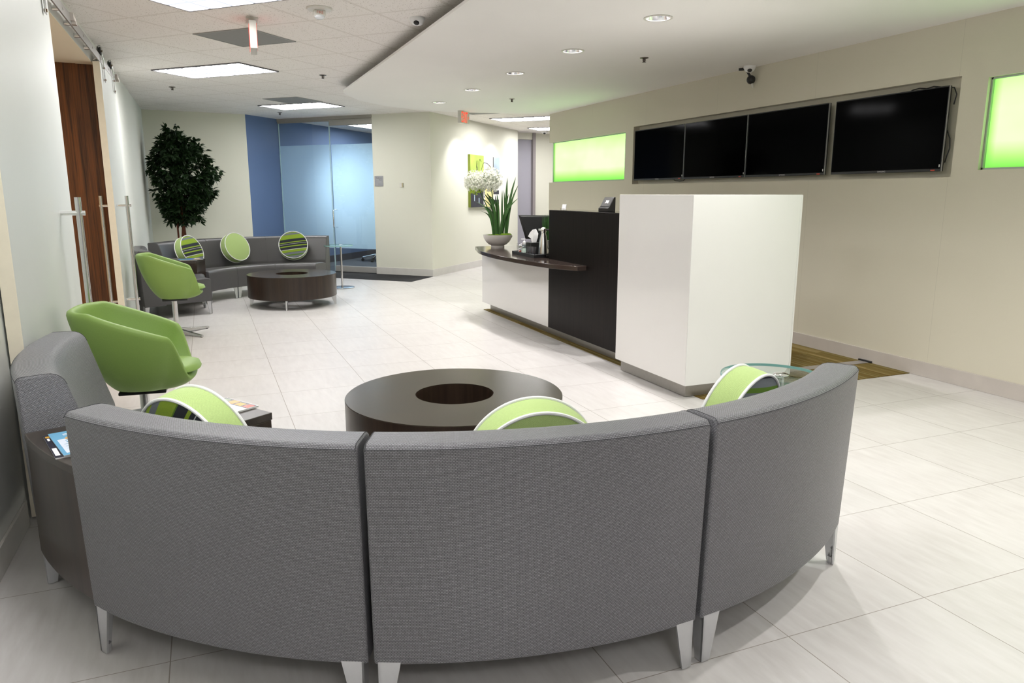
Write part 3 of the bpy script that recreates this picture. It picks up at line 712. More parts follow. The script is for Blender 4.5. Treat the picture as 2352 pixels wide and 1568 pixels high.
cover_blue = [(-W2, W2, -H2, H2, mBlue), (-W2+.012, W2-.008, -H2+.02, .045, mPale), (-.065, .02, .098, .104, PAPER), (-.065, .0, .086, .090, PAPER), (-.068, .075, .006, .085, (mHair,)), (-.040, .045, .006, .052, (mSkin,)), (-.025, -.014, .030, .034, (mNavy,)), (.005, .016, .028, .032, (mNavy,)), (-.07, -.03, .02, .028, mBlue), (-.07, -.035, .0, .008, mBlue)]+[(-.08, .075, y, y+.0035, mBlue) for y in (-.02, -.045, -.07, -.095)]
cover_navy = [(-W2, W2, -H2, H2, mNavy), (-W2+.004, -W2+.016, .10, .118, mYel), (-W2+.006, -W2+.013, .06, .09, PAPER), (-W2+.004, -W2+.017, -.115, -.03, PAPER)]
magazine('dark spined magazine under the blue one on the near wedge table', (-.422, 2.691, .5855), ax, cover_navy)
magazine('blue magazine with a blonde woman on its cover on the near wedge table', (-.404, 2.696, .5908), ax+.03, cover_blue, th=.004)
cover_white = [(-W2, W2, -H2, H2, PAPER), (-W2+.004, W2-.004, .085, H2-.004, mNavy), (-.09, -.05, .09, .125, mGr), (-.04, .0, .09, .128, mOr), (.01, .05, .09, .122, mYel), (.06, .095, .09, .125, mRed), (-W2+.004, W2-.004, -H2+.004, -H2+.03, mNavy), (-.09, -.06, -.13, -.11, mOr)]
magazine('white magazine with a colourful food border on the inner end of the near wedge table', (-.030, 2.905, .5858), radians(122-90)-pi/2+.02, cover_white, th=.006)
mA, mB, mC = radians(163), CF, 1.33
def onF(r, d): return (CF[0]+r*cos(radians(d)), CF[1]+r*sin(radians(d)), .5858)
magazine('red and white magazine lying left on the far wedge table', onF(1.55, 165), .3, [(-W2, W2, -H2, H2, PAPER), (-.09, .09, .06, .12, mRed), (-.08, .08, -.10, .03, mPale)])
magazine('blue and yellow magazine lying on the inner end of the far wedge table', onF(1.23, 163.5), 1.75, [(-W2, W2, -H2, H2, mCob), (-.09, .02, -.12, -.03, mYel), (-.05, .09, .02, .11, mTeal), (.04, .10, -.12, -.06, PAPER)])

# ------------------------------------------------------------------ reception desk
desk = thing('reception_desk', 'long reception desk with white lacquer front, dark panel and tall white end box', 'reception desk', (3.05, 6.2, 0))
def dk(name, b, mat, parent=desk, **kw):
    xform(b, Matrix.Translation((-3.05, -6.2, 0))); return obj(name, b, mat, parent, **kw)
bm = B(); box(bm, 2.95, 3.868, 4.055, 4.985, .10, 1.385); eb = dk('end_box', bm, WHITE, bevel=.002)
bm = B(); box(bm, 2.951, 3.850, 4.050, 4.055, .10, 1.384); box(bm, 3.853, 3.869, 4.052, 4.056, .10, 1.382); dk('end_panel', bm, BWHITE, eb, bevel=.001)
bm = B(); box(bm, 3.003, 3.82, 4.115, 4.985, 0.005, .10); dk('box_plinth', bm, PLINTH)
bm = B(); box(bm, 3.06, 3.40, 4.985, 6.48, .10, 1.236); dk('dark_panel', bm, MATS['espresso'], bevel=.002)
bm = B(); box(bm, 3.061, 3.40, 4.987, 6.479, 1.236, 1.240); dk('ledge_top', bm, M('ledge_gloss', (.010,.009,.009), .04), bevel=.001)
bm = B(); box(bm, 3.06, 3.10, 6.48, 8.36, .10, .73); box(bm, 3.10, 3.85, 8.32, 8.36, .10, .73); dk('white_front', bm, WHITE, bevel=.001)
bm = B(); box(bm, 3.15, 3.80, 4.985, 8.32, .005, .10); dk('plinth', bm, PLINTH)
wt = [(2.955, 8.33)]
ctrl = [(2.955, 8.29), (2.82, 7.80), (2.752, 7.28), (2.752, 6.78), (2.785, 6.34), (2.85, 5.97), (2.967, 5.695)]
def catmull(P, n=8):
    out = []
    for i in range(len(P)-1):
        p0, p1, p2, p3 = [Vector(P[max(0, min(len(P)-1, j))]) for j in (i-1, i, i+1, i+2)]
        for k in range(n):
            t = k/n; out.append(tuple(.5*((2*p1)+(p2-p0)*t+(2*p0-5*p1+4*p2-p3)*t*t+(3*p1-p0-3*p2+p3)*t**3)))
    out.append(tuple(P[-1])); return out
wt = [(2.965, 8.335)]+catmull(ctrl)+[(3.059, 5.70), (3.059, 6.481), (3.86, 6.481), (3.86, 8.37), (3.02, 8.37)]
bm = B(); prism(bm, wt, .731, .772); xform(bm, Matrix.Translation((-3.05, -6.2, 0)))
o = obj('worktop', bm, COUNTER, None, 30, .003, loc=(3.05, 6.2, 0)); tag(o, 'dark speckled curved worktop along the reception desk', 'worktop')
ZT = .772
RT = Vector((.924, -.382, 0)); FW = Vector((.382, .924, 0))
# tray and what stands on it
tray = thing('tray', 'black rectangular tray on the dark reception worktop', 'tray', (3.12, 6.88, ZT))
bm = B(); box(bm, -.155, .155, -.275, .275, 0, .006); obj('bottom', bm, BLACK, tray, bevel=.002)
bm = B(); box(bm, -.163, -.153, -.283, .283, 0, .034); box(bm, .153, .163, -.283, .283, 0, .034); box(bm, -.153, .153, -.283, -.273, 0, .034); box(bm, -.153, .153, .273, .283, 0, .034); obj('rim', bm, BLACK, tray, bevel=.002)
bm = B(); box(bm, -.03, .03, -.286, -.283, .012, .024); obj('handle', bm, STEEL, tray, bevel=.001)
ZR = ZT+.006
car = thing('carafe', 'brushed steel vacuum carafe with black handle on the tray', 'carafe', (3.105, 6.70, ZR), radians(180-30))
bm = B(); lathe(bm, [(.050, 0), (.052, .004), (.052, .02), (.049, .08), (.041, .15), (.030, .20), (.0235, .228), (.0235, .236)], 40); obj('body', bm, STEEL, car)
bm = B(); lathe(bm, [(.026, .236), (.028, .245), (.030, .262), (.026, .278), (.012, .287), (0, .289)], 24); prism(bm, [(.018, -.012), (.05, -.004), (.05, .004), (.018, .012)], .255, .274); obj('lid', bm, CHROME, car, 50)
bm = B(); tube(bm, [(-.026, 0, .262), (-.055, 0, .262), (-.070, 0, .235), (-.073, 0, .16), (-.072, 0, .09), (-.052, 0, .075)], .010, 10); obj('handle', bm, BLACK, car)
for i, (x, y, lab) in enumerate(((2.998, 6.715, 'clear ribbed glass tumbler at the front edge of the tray'), (3.003, 6.80, 'clear ribbed glass tumbler behind the front one on the tray'))):
    bm = B(); seg = 24; prof = [(.026, 0), (.034, .095), (.031, .095), (.023, .006), (0, .006)]
    lathe(bm, prof, seg); tag(obj('tumbler', bm, M('tumbler_glass', (.80,.80,.82), .08, .0, .8) if 0 else mat_glass('tumbler_glass%d' % i, (.86,.86,.90), 3.0), None, 40, loc=(x, y, ZR)), lab, 'glass', 'tumblers on the tray')
tis = thing('tissue_box', 'black tissue box with a white tissue pulled up on the tray', 'tissue box', (3.10, 6.935, ZR))
bm = B(); box(bm, -.06, .06, -.06, .06, 0, .125); obj('box', bm, BLACK, tis, bevel=.004)
bm = B(); K = 16
sheet = [(-.018, .118), (.03, .118), (.048, .17), (.055, .215), (.028, .262), (-.012, .254), (-.042, .222), (-.062, .185), (-.028, .165)]
TS = RT*.9+FW*.1
A = [bm.verts.new(TS*x+FW*(-.012+.012*sin(x*90))+Vector((0, 0, z))) for x, z in sheet]; Cc = bm.verts.new(TS*.0+FW*-.03+Vector((0, 0, .19))); Bk = [bm.verts.new(TS*x*.9+FW*(.014)+Vector((0, 0, z*.97+.003))) for x, z in sheet]
for i in range(len(A)): j = (i+1) % len(A); bm.faces.new((A[i], A[j], Cc)); bm.faces.new((A[i], A[j], Bk[j], Bk[i]))
bm.faces.new(Bk[::-1])
obj('tissue', bm, PAPER, tis, 25)
san = thing('sanitizer_bottle', 'clear hand sanitizer pump bottle with white top on the tray', 'bottle', (3.035, 7.02, ZR))
bm = B(); lathe(bm, [(.027, 0), (.029, .004), (.029, .075), (.022, .092), (.013, .098)], 24); obj('body', bm, mat_glass('sanitizer', (.82,.88,.86), 2.0), san, 40)
bm = B(); lathe(bm, [(.0295, .018), (.0295, .062)], 24, (0, 0, 0), False, False); obj('label', bm, M('sanitizer_label', (.55,.70,.60), .4, var=.5, nscale=40), san)
bm = B(); lathe(bm, [(.015, .096), (.018, .10), (.017, .125), (.006, .135), (.005, .155)], 20); box(bm, -.035, .01, -.006, .006, .150, .160); obj('pump', bm, PAPER, san, 40, .001)
can = thing('candy_box', 'clear plastic box of wrapped candies at the far end of the tray', 'box', (3.04, 7.105, ZR))
bm = B(); box(bm, -.04, .04, -.032, .032, 0, .105); obj('box', bm, mat_glass('clear_box', (.90,.90,.90), 2.0), can, 0)
for k in range(24):
    bm = B(); sphere(bm, (random.uniform(-.027, .027), random.uniform(-.02, .02), .012+.0036*k), .011, 1, .8, .7, 10); obj('candy', bm, [PAPER, mRed, mPale, mGr][random.choice((0, 0, 0, 1, 2, 3))], can)

# potted agapanthus
PX, PY = 3.185, 8.16
pl = thing('flowering_plant', 'white ceramic bowl of tall strap leaves and two white flower balls on the worktop', 'plant', (PX, PY, ZT))
bm = B(); lathe(bm, [(.0, .0), (.078, 0), (.080, .004), (.078, .022), (.105, .034), (.140, .066), (.163, .105), (.173, .146), (.168, .146), (.155, .108), (.10, .05), (0, .04)], 56, cap0=False, cap1=False); obj('bowl', bm, CERAMIC, pl, 50)
bm = B()
for k in range(14):
    a = 2.4*k; r = .032*sqrt(k); sphere(bm, (r*cos(a), r*sin(a), .118), random.uniform(.034, .05), 1, 1, random.uniform(.5, .95), 12)
for k in range(5): sphere(bm, tuple(RT*(.05+.02*k)+FW*random.uniform(-.05, .03)+Vector((0, 0, .13))), .045, 1, 1, .75, 12)
obj('moss', bm, MOSS, pl, 60)
def blade(p0, p1, bend, w, n=12):
    bm = B(); p0, p1 = Vector(p0), Vector(p1); d = p1-p0; side = Vector((d.x, d.y, 0)).cross(Vector((0, 0, 1)))
    side = (RT*.8+FW*random.uniform(-.5, .5)).normalized(); prev = None
    for k in range(n+1):
        t = k/n; p = p0+d*t+Vector((0, 0, bend*sin(pi*t)*.6))-Vector((d.x, d.y, 0))*(bend*1.8*sin(pi*t)); ww = w*(.75+.45*sin(pi*min(1, t*1.2)))*(1-max(0, (t-.75)/.25)**2)+.0006
        nrm = d.cross(side).normalized()
        r = [bm.verts.new(p-side*ww), bm.verts.new(p-nrm*ww*.35), bm.verts.new(p+side*ww)]
        if prev: bm.faces.new((prev[0], prev[1], r[1], r[0])); bm.faces.new((prev[1], prev[2], r[2], r[1]))
        prev = r
    return bm
def RU(r, f, z): return RT*r+FW*f+Vector((0, 0, z))
blades = [((-.04,.0),(-.34,.02,.60),.2,.007), ((-.05,-.03),(-.26,-.03,.53),.14,.012), ((.09,.0),(.115,-.01,.80),.05,.013), ((.10,.02),(.215,.03,.81),.08,.012), ((.11,-.01),(.245,-.02,.72),.10,.010), ((.04,-.02),(.245,-.05,.57),.10,.012), ((.10,.03),(.075,.02,.66),.04,.010), ((.05,.01),(.055,.0,.66),.02,.009), ((.02,-.03),(-.005,-.05,.62),.09,.011), ((-.02,.01),(-.24,.03,.62),.25,.008), ((-.03,-.02),(-.215,-.04,.49),.16,.013), ((-.03,.02),(-.21,.03,.46),.14,.010), ((-.04,-.01),(-.20,-.0,.42),.12,.010), ((0,.02),(-.16,.04,.62),.12,.015), ((-.01,-.01),(-.125,-.02,.63),.12,.014), ((.0,.0),(-.07,.02,.58),.05,.011), ((.03,.02),(.15,.05,.55),.06,.012), ((-.02,-.04),(-.05,-.07,.56),.05,.010), ((.06,.03),(.13,.02,.62),.05,.010), ((.02,.04),(-.03,.09,.60),.05,.010), ((-.05,.03),(-.14,.08,.40),.1,.010), ((.03,-.04),(.10,-.08,.42),.08,.011)]
for (r0, f0), (r1, f1, z1), bend, w in blades: obj('leaf', blade(RU(r0, f0, .12), RU(r1, f1, z1), bend, w), LEAFB, pl, 60)
for (r1, f1, z1), R in (((-.255, .02, .748), .135), ((-.085, -.03, .778), .142)):
    c = RU(r1, f1, z1)
    bm = B(); tube(bm, [RU(-.02, 0, .12), RU(r1*.45, f1*.5, .45), RU(r1*.9, f1, z1-.05), c], .0062, 8); obj('stem', bm, LEAFB, pl)
    bm = B()
    for k in range(210):
        zc = 1-2*(k+.5)/210; ph = k*2.39996; rr = sqrt(1-zc*zc); d = Vector((rr*cos(ph), rr*sin(ph), zc)); ln = R*random.uniform(.62, 1.0); e = c+d*ln
        green = d.z < -.72 and R < .14
        side = d.orthogonal().normalized(); s2 = d.cross(side)
        # pedicel
        q = [bm.verts.new(c+d*ln*.25+side*.0012), bm.verts.new(c+d*ln*.25-side*.0012), bm.verts.new(e-side*.0012), bm.verts.new(e+side*.0012)]; f = bm.faces.new(q); f.material_index = 2
        for m_ in range(6):
            a = 2*pi*m_/6+k; o1 = side*cos(a)+s2*sin(a); o2 = side*cos(a+.45)+s2*sin(a+.45); o3 = side*cos(a-.45)+s2*sin(a-.45)
            f = bm.faces.new([bm.verts.new(e-d*.012), bm.verts.new(e+o3*.011+d*.006), bm.verts.new(e+o1*.027+d*.016), bm.verts.new(e+o2*.011+d*.006)]); f.material_index = 1 if green else 0
    obj('flower_head', bm, [PETAL, PETALG, LEAFB], pl, 0, recalc=False)
# things on the staff side of the desk
mon = thing('monitor', 'black monitor seen from behind on the reception desk', 'monitor', (3.44, 7.62, ZT), -.39)
bm = B(); pr = [(-.20, .385), (.24, .38), (.10, .11), (-.12, .12)]
A = [bm.verts.new((x, 0, z)) for x, z in pr]; Bq = [bm.verts.new((x*.92+.01, -.035, .03+z*.88)) for x, z in pr]; Cq = [bm.verts.new((x, .02, z)) for x, z in pr]
for P_, Q_ in ((A, Bq), (A, Cq)):
    for i in range(4): bm.faces.new((P_[i], P_[(i+1)%4], Q_[(i+1)%4], Q_[i]))
bm.faces.new(Bq); bm.faces.new(Cq[::-1]); obj('housing', bm, BLACK, mon, 20, .003)
bm = B(); box(bm, -.04, .04, -.01, .03, .01, .16); obj('neck', bm, BLACK, mon, bevel=.004)
bm = B(); box(bm, -.11, .11, -.07, .10, 0, .012); obj('base', bm, BLACK, mon, bevel=.004)
gp = thing('grass_planter', 'tall green artificial grass in a planter behind the steel carafe', 'plant', (3.44, 7.20, ZT))
bm = B(); box(bm, -.07, .07, -.13, .13, 0, .13); obj('planter', bm, DGREY, gp, bevel=.005)
bm = B()
for k in range(420):
    x, y = random.uniform(-.062, .062), random.uniform(-.12, .12); h = random.uniform(.32, .42); dx, dy = random.gauss(0, .018), random.gauss(0, .018); a = random.uniform(0, pi); w = .0022
    p = Vector((x, y, .12)); s = Vector((cos(a)*w, sin(a)*w, 0)); m1 = p+Vector((dx*.3, dy*.3, (h-.12)*.6)); tp = Vector((x+dx, y+dy, h))
    v = [bm.verts.new(q) for q in (p-s, p+s, m1+s, tp, m1-s)]; bm.faces.new(v)
obj('grass', bm, GRASS, gp, 0, recalc=False)
ki = thing('visitor_kiosk', 'small black wedge shaped kiosk with a pale emblem on the dark desk ledge', 'kiosk', (3.20, 5.62, 1.2402), radians(22.5))
bm = B(); pr = [(-.050, 0), (.055, 0), (.055, .122), (.035, .122), (-.03, .04), (-.050, .030)]
a = [bm.verts.new((x, -.052, z)) for x, z in pr]; b = [bm.verts.new((x, .052, z)) for x, z in pr]
bm.faces.new(a); bm.faces.new(b[::-1])
for i in range(6): bm.faces.new((a[i], a[(i+1)%6], b[(i+1)%6], b[i]))
obj('housing', bm, BLACK, ki, 20, .003)
sl = atan2(.082, .065)
bm = B(); box(bm, -.045, .048, -.046, .046, 0, .001); xform(bm, Matrix.Translation((.0018, 0, .0815)) @ Matrix.Rotation(-sl, 4, 'Y')); obj('screen', bm, M('kiosk_screen', (.10,.10,.10), .2), ki, 0)
bm = B(); prism(bm, [(-.016, -.018), (.016, -.018), (.016, .018), (.004, .010), (-.016, .018), (-.010, 0)], .0012, .0016); xform(bm, Matrix.Translation((.0018, 0, .0815)) @ Matrix.Rotation(-sl, 4, 'Y')); obj('emblem', bm, PAPER, ki, 0)
bm = B()
for y in (-.03, .02): lathe(bm, [(.005, 0), (.005, .003)], 10, (0, 0, 0))
bm.free()
br = thing('card_holder', 'small clear holder with white cards on the left end of the dark ledge', 'card holder', (3.13, 6.31, 1.2402), radians(30))
bm = B(); box(bm, -.02, .02, -.025, .025, 0, .003); prism(bm, [(-.02, -.025), (-.017, -.025), (-.017, .025), (-.02, .025)], 0, .02); obj('stand', bm, mat_glass('holder', (.9,.9,.9), 2), br, 0)
bm = B(); box(bm, -.003, .003, -.022, .022, .003, .055); xform(bm, Matrix.Rotation(.3, 4, 'Y')); obj('cards', bm, M('card_stack', (.75,.75,.76), .4, var=.3, nscale=90), br, 0)

# ------------------------------------------------------------------ televisions and light boxes in the right wall
tvy = [(7.185, 8.235), (6.135, 7.172), (5.085, 6.122), (3.955, 5.01)]
tvlab = ['flat black television in the wall recess, farthest of the four', 'flat black television in the wall recess, second from the far end', 'flat black television in the wall recess with a gap on its near side', 'flat black television nearest the camera in the wall recess, cables at its edge']
for (y0, y1), lab in zip(tvy, tvlab):
    t = thing('television', lab, 'television', (XR+.02, (y0+y1)/2, 1.858), 0, 'televisions in the wall recess'); w = (y1-y0)/2; h = .304
    bm = B(); box(bm, -.022, .002, -w, w, -h, h); obj('housing', bm, BLACK, t, bevel=.003)
    bm = B(); box(bm, -.0235, -.022, -w+.008, w-.008, -h+.02, h-.009); obj('screen', bm, SCREEN, t, 0)
    bm = B(); box(bm, -.0225, -.012, -w-.0025, -w, -h, h); obj('edge_trim', bm, M('tv_edge', (.45,.45,.44), .35, .6), t, 0)
    bm = B(); box(bm, .002, .06, -.2, .2, -.12, .12); obj('bracket', bm, BLACK, t)
    text('brand_text', 'SAMSUNG', .017, M('logo_grey', (.55,.55,.55), .4), t, (-.0225, 0, -h+.0105), (pi/2, 0, -pi/2), extrude=.0003)
    bm = B(); box(bm, -.0236, -.0222, -w+.012, -w+.02, -h+.03, -h+.05); obj('sticker', bm, PAPER, t, 0)
    bm = B(); box(bm, -.0236, -.0222, -w+.05, -w+.085, -h+.004, -h+.013); obj('indicator', bm, mRed, t, 0)
def cable(pts, lab):
    bm = B(); tube(bm, pts, .0045, 8); tag(obj('cable', bm, BLACK), lab, 'cable', 'television cables')
xw = XR+.05
cable([(xw, 3.97, 1.62), (xw-.02, 3.945, 1.66), (xw-.01, 3.935, 1.72), (xw, 3.95, 1.79), (xw, 3.98, 1.85)], 'black cable loop at the lower right edge of the nearest television')
cable([(xw, 4.35, 2.155), (xw-.01, 4.30, 2.172), (xw-.01, 4.24, 2.178), (xw-.01, 4.18, 2.168), (xw-.01, 4.12, 2.176), (xw, 4.04, 2.160), (xw, 3.96, 2.15), (xw, 3.935, 2.10), (xw, 3.95, 2.03)], 'black cable over the top corner of the nearest television')
cable([(xw, 5.03, 2.02), (xw-.02, 5.02, 1.96), (xw-.02, 5.035, 1.90), (xw, 5.05, 1.83)], 'thin black cable in the gap between the two nearest televisions')
cable([(xw-.02, 7.40, 1.552), (xw-.03, 7.36, 1.538), (xw-.03, 7.27, 1.533), (xw-.03, 7.20, 1.536), (xw-.02, 7.185, 1.553)], 'thin black cable hanging under the two far televisions')
def lightbox(label, y0, y1, z0, z1):
    t = thing('light_panel', label, 'light panel', (XR+.05, (y0+y1)/2, (z0+z1)/2), 0, 'glowing green wall panels'); w, h = (y1-y0)/2, (z1-z0)/2
    bm = B(); box(bm, 0, .01, -w+.012, w-.012, -h+.012, h-.012); obj('acrylic_sheet', bm, MATS['lightbox'], t, 0)
    bm = B(); x = -.02
    box(bm, x, .01, -w, w, -h, -h+.012); box(bm, x, .01, -w, w, h-.012, h); box(bm, x, .01, -w, -w+.012, -h, h); box(bm, x, .01, w-.012, w, -h, h)
    obj('frame', bm, M('panel_frame', (.42,.45,.42), .4, .5), t, 0)
lightbox('glowing green wall panel at the far end of the right wall', 8.472, 10.68, 1.563, 2.167)
lightbox('glowing green wall panel at the right edge, nearest the camera', 1.502, 3.668, 1.557, 2.177)

# ------------------------------------------------------------------ ceiling fittings
def UV(u, v): return ((u-v)*S2, (u+v)*S2)
EU, EV = (S2, S2), (-S2, S2)
def troffer(u0, u1, v0, v1, label):
    c = UV((u0+u1)/2, (v0+v1)/2); t = thing('ceiling_light', label, 'ceiling light', (c[0], c[1], ZC), pi/4, 'recessed fluorescent ceiling lights')
    hu, hv = (u1-u0)/2, (v1-v0)/2; z0, z1 = -.012, 0
    bm = B(); w = .014
    box(bm, -hu, hu, -hv, -hv+w, z0, z1); box(bm, -hu, hu, hv-w, hv, z0, z1); box(bm, -hu, -hu+w, -hv+w, hv-w, z0, z1); box(bm, hu-w, hu, -hv+w, hv-w, z0, z1); obj('frame', bm, M('light_frame', (.13,.125,.14), .5), t, 0)
    bm = B(); box(bm, -hu+w, hu-w, -hv+w, hv-w, -.005, 0); obj('diffuser', bm, LAMP, t, 0)
    bm = B(); nu = 3 if hu < hv else 6; nv = 6 if hu < hv else 3
    for k in range(1, nu): x = -hu+2*hu*k/nu; box(bm, x-.009, x+.009, -hv+w, hv-w, -.0095, -.005)
    for k in range(1, nv): y = -hv+2*hv*k/nv; box(bm, -hu+w, hu-w, y-.009, y+.009, -.0095, -.005)
    obj('louver', bm, LOUVER, t, 0)
troffer(3.81, 4.42, 3.18, 4.40, 'rectangular ceiling light cut by the top edge of the picture')
troffer(6.25, 6.86, 5.62, 6.84, 'rectangular ceiling light in the middle of the tiled ceiling')
troffer(9.30, 9.91, 6.90, 8.06, 'rectangular ceiling light near the conference glass, behind a grey grille')
troffer(12.46, 13.07, 4.40, 5.62, 'rectangular ceiling light over the hallway, nearer of the two')
troffer(14.5, 15.15, 4.47, 5.69, 'rectangular ceiling light over the hallway, farther of the two')
troffer(12.53, 13.75, 8.11, 8.72, 'rectangular ceiling light seen through the conference room glass')
troffer(1.37, 1.98, .74, 1.96, 'rectangular ceiling light above the near sofa ring')
troffer(-1.07, -.46, -1.70, -.48, 'rectangular ceiling light behind the camera')
def grille(u0, v0, label):
    c = UV(u0+.3048, v0+.3048); t = thing('air_grille', label, 'air grille', (c[0], c[1], ZC), pi/4, 'grey return air grilles'); h = .298
    bm = B(); box(bm, -h, h, -h, -h+.012, -.006, 0); box(bm, -h, h, h-.012, h, -.006, 0); box(bm, -h, -h+.012, -h+.012, h-.012, -.006, 0); box(bm, h-.012, h, -h+.012, h-.012, -.006, 0); obj('frame', bm, M('grille_frame', (.32,.32,.31), .6), t, 0)
    bm = B(); box(bm, -h+.012, h-.012, -h+.012, h-.012, -.004, 0); obj('core', bm, VENT, t, 0)
grille(5.03, 4.40, 'square grey air grille behind the hanging exit sign')
grille(8.69, 6.84, 'square grey air grille touching the ceiling light near the conference glass')
grille(11.13, 5.01, 'square grey air grille beside the lit exit sign over the hall')
nl = ['eighth', 'seventh', 'sixth', 'fifth', 'nearest visible', 'first overhead', 'second overhead', 'third overhead']
lab = ['round recessed downlight in the soffit, farthest, just left of the lit exit sign', 'round recessed downlight in the soffit, second from the far end', 'round recessed downlight in the soffit, middle of the visible row', 'round recessed downlight in the soffit, second nearest of the visible row', 'round recessed downlight in the soffit, nearest of the visible row', 'round recessed downlight above the drum coffee table', 'round recessed downlight above the near sofa', 'round recessed downlight above the camera']
for (x, y), l in zip(DL, lab):
    t = thing('downlight', l, 'downlight', (x, y, ZS), 0, 'soffit downlights')
    bm = B(); lathe(bm, [(RD-.004, .002), (RD+.012, -.001), (RD+.014, -.004), (RD+.004, -.006), (RD-.004, -.004), (RD-.005, .004)], 40, cap0=False, cap1=False); obj('trim_ring', bm, OFFW, t)
    bm = B(); lathe(bm, [(RD-.005, .0), (RD-.012, .03), (RD-.03, .06), (.045, .075)], 40, cap0=False, cap1=False); obj('reflector', bm, M('reflector', (.9,.9,.92), .15, .9), t)
    bm = B(); lathe(bm, [(0, .060), (.052, .060), (.052, .066), (0, .066)], 32); obj('lens', bm, SPOTLENS, t)
def sprinkler(x, y, z, label):
    t = thing('sprinkler', label, 'sprinkler', (x, y, z), 0, 'ceiling sprinkler heads')
    bm = B(); lathe(bm, [(.040, 0), (.040, -.003), (.018, -.008), (.0, -.008)], 24); obj('escutcheon', bm, M('sprinkler_brass', (.20,.17,.14), .35, .9), t)
    bm = B(); lathe(bm, [(.009, -.006), (.007, -.03), (.004, -.034)], 12); tube(bm, [(.012, 0, -.008), (.015, 0, -.022), (.004, 0, -.036)], .0025, 6); tube(bm, [(-.012, 0, -.008), (-.015, 0, -.022), (-.004, 0, -.036)], .0025, 6); lathe(bm, [(.017, -.036), (.017, -.039), (0, -.039)], 16); obj('head', bm, M('sprinkler_head', (.10,.08,.07), .4, .8), t)
sprinkler(-.251, 10.622, ZC, 'dark sprinkler head on the tiled ceiling, left of the middle ceiling light')
sprinkler(1.364, 8.93, ZC, 'dark sprinkler head on the tiled ceiling, right of the middle ceiling light')
sprinkler(1.288, 13.216, ZC, 'dark sprinkler head on the ceiling above the conference glass')
sprinkler(3.80, 6.06, ZS, 'dark sprinkler head on the white soffit above the televisions')
sprinkler(3.815, 9.245, ZS, 'dark sprinkler head on the white soffit near the far green panel')
fa = thing('fire_strobe', 'white ceiling fire alarm strobe with the word FIRE', 'fire alarm', (.885, 5.81, ZC), 0)
bm = B(); lathe(bm, [(.092, 0), (.094, -.004), (.088, -.012), (.05, -.016), (0, -.016)], 40); obj('base', bm, OFFW, fa)
bm = B(); box(bm, -.042, .042, -.03, .03, -.055, -.014); obj('housing', bm, OFFW, fa, bevel=.008)
bm = B(); lathe(bm, [(.038, -.052), (.036, -.065), (.022, -.074), (0, -.076)], 24); obj('strobe_lens', bm, M('strobe', (.75,.77,.80), .1), fa)
text('fire_text', 'FIRE', .026, M('red_print', (.55,.10,.05), .5), fa, (0, -.0305, -.034), (pi/2, 0, 0), extrude=.0004)
def dome_cam(name, loc, label, r=.058, aim=(0, -1)):
    t = thing(name, label, 'security camera', loc, atan2(aim[1], aim[0]))
    bm = B(); lathe(bm, [(r, 0), (r*1.02, -.006), (r*1.0, -.018), (r*.94, -.022), (r*.72, -.046), (r*.4, -.056), (0, -.058)], 36); obj('dome', bm, PAPER, t, 50)
    bm = B(); sphere(bm, (r*.50, 0, -.040), r*.42, 1, 1, .8, 18); obj('lens', bm, BLACK, t)
dome_cam('dome_camera', (1.62, 5.82, ZC), 'white dome camera on the tiled ceiling at the soffit edge', aim=(-.5, -.9))
dome_cam('dome_camera', (4.985, 6.05, ZS), 'white dome camera where the soffit meets the television wall', aim=(-.6, -.8))
dome_cam('dome_camera', (6.93, 14.95, ZC), 'white dome camera at the end of the hallway ceiling', .07, aim=(-.4, -.9))
wc = thing('wall_camera', 'small black ball camera on a bracket below the white dome camera', 'camera', (XR, 6.07, 2.50))
bm = B(); sphere(bm, (-.045, 0, -.02), .042, 1, 1, 1, 24); obj('ball', bm, BLACK, wc)
bm = B(); tube(bm, [(-.05, .01, .015), (-.075, .02, .05), (-.10, .028, .075), (-.12, .04, .078), (-.15, .06, .076)], [.012, .010, .009, .014, .012], 10); obj('arm', bm, BLACK, wc)
bm = B(); tube(bm, [(-.04, -.012, -.058), (-.035, -.018, -.085), (-.03, -.022, -.10)], [.012, .010, .003], 10); tube(bm, [(0, 0, -.02), (-.02, 0, -.02)], .02, 12); obj('plug', bm, OFFW, wc)
def exit_sign(label, loc, ang, w, h, sides, drop):
    t = thing('exit_sign', label, 'exit sign', loc, ang)
    bm = B(); box(bm, -w/2, w/2, -.026, .026, -h-drop, -drop); obj('housing', bm, M('exit_housing', (.62,.60,.55), .4), t, bevel=.003)
    bm = B(); box(bm, -.09, .09, -.045, .045, -.012, 0); 
    if drop: box(bm, -.03, .03, -.02, .02, -drop, -.01)
    obj('canopy', bm, OFFW, t, bevel=.002)
    for s in sides:
        text('exit_text', 'EXIT', h*.98, RED, t, (-.018*s, -.0275*s, -drop-h*.5), (pi/2, 0, 0 if s > 0 else pi), extrude=.0008, fit=(w*.70, h*.86))
        bm = B(); x0 = w/2-.036; prism(bm, [(x0, -.02), (x0+.02, 0), (x0, .02), (x0-.006, .02), (x0+.012, 0), (x0-.006, -.02)], 0, .0012); xform(bm, Matrix.Translation((0, -.0268*s, -drop-h*.5)) @ Matrix.Rotation(pi/2, 4, 'X')); obj('chevron', bm, RED, t, 0)
    return t
exit_sign('lit red EXIT sign hanging at the far edge of the soffit', (3.715, 10.905, ZS), pi/4, .29, .175, (1,), .0)
ex2 = exit_sign('exit sign seen edge-on hanging from the tiled ceiling', (.455, 6.36, ZC), pi/2-.055, .30, .20, (-1, 1), .035)

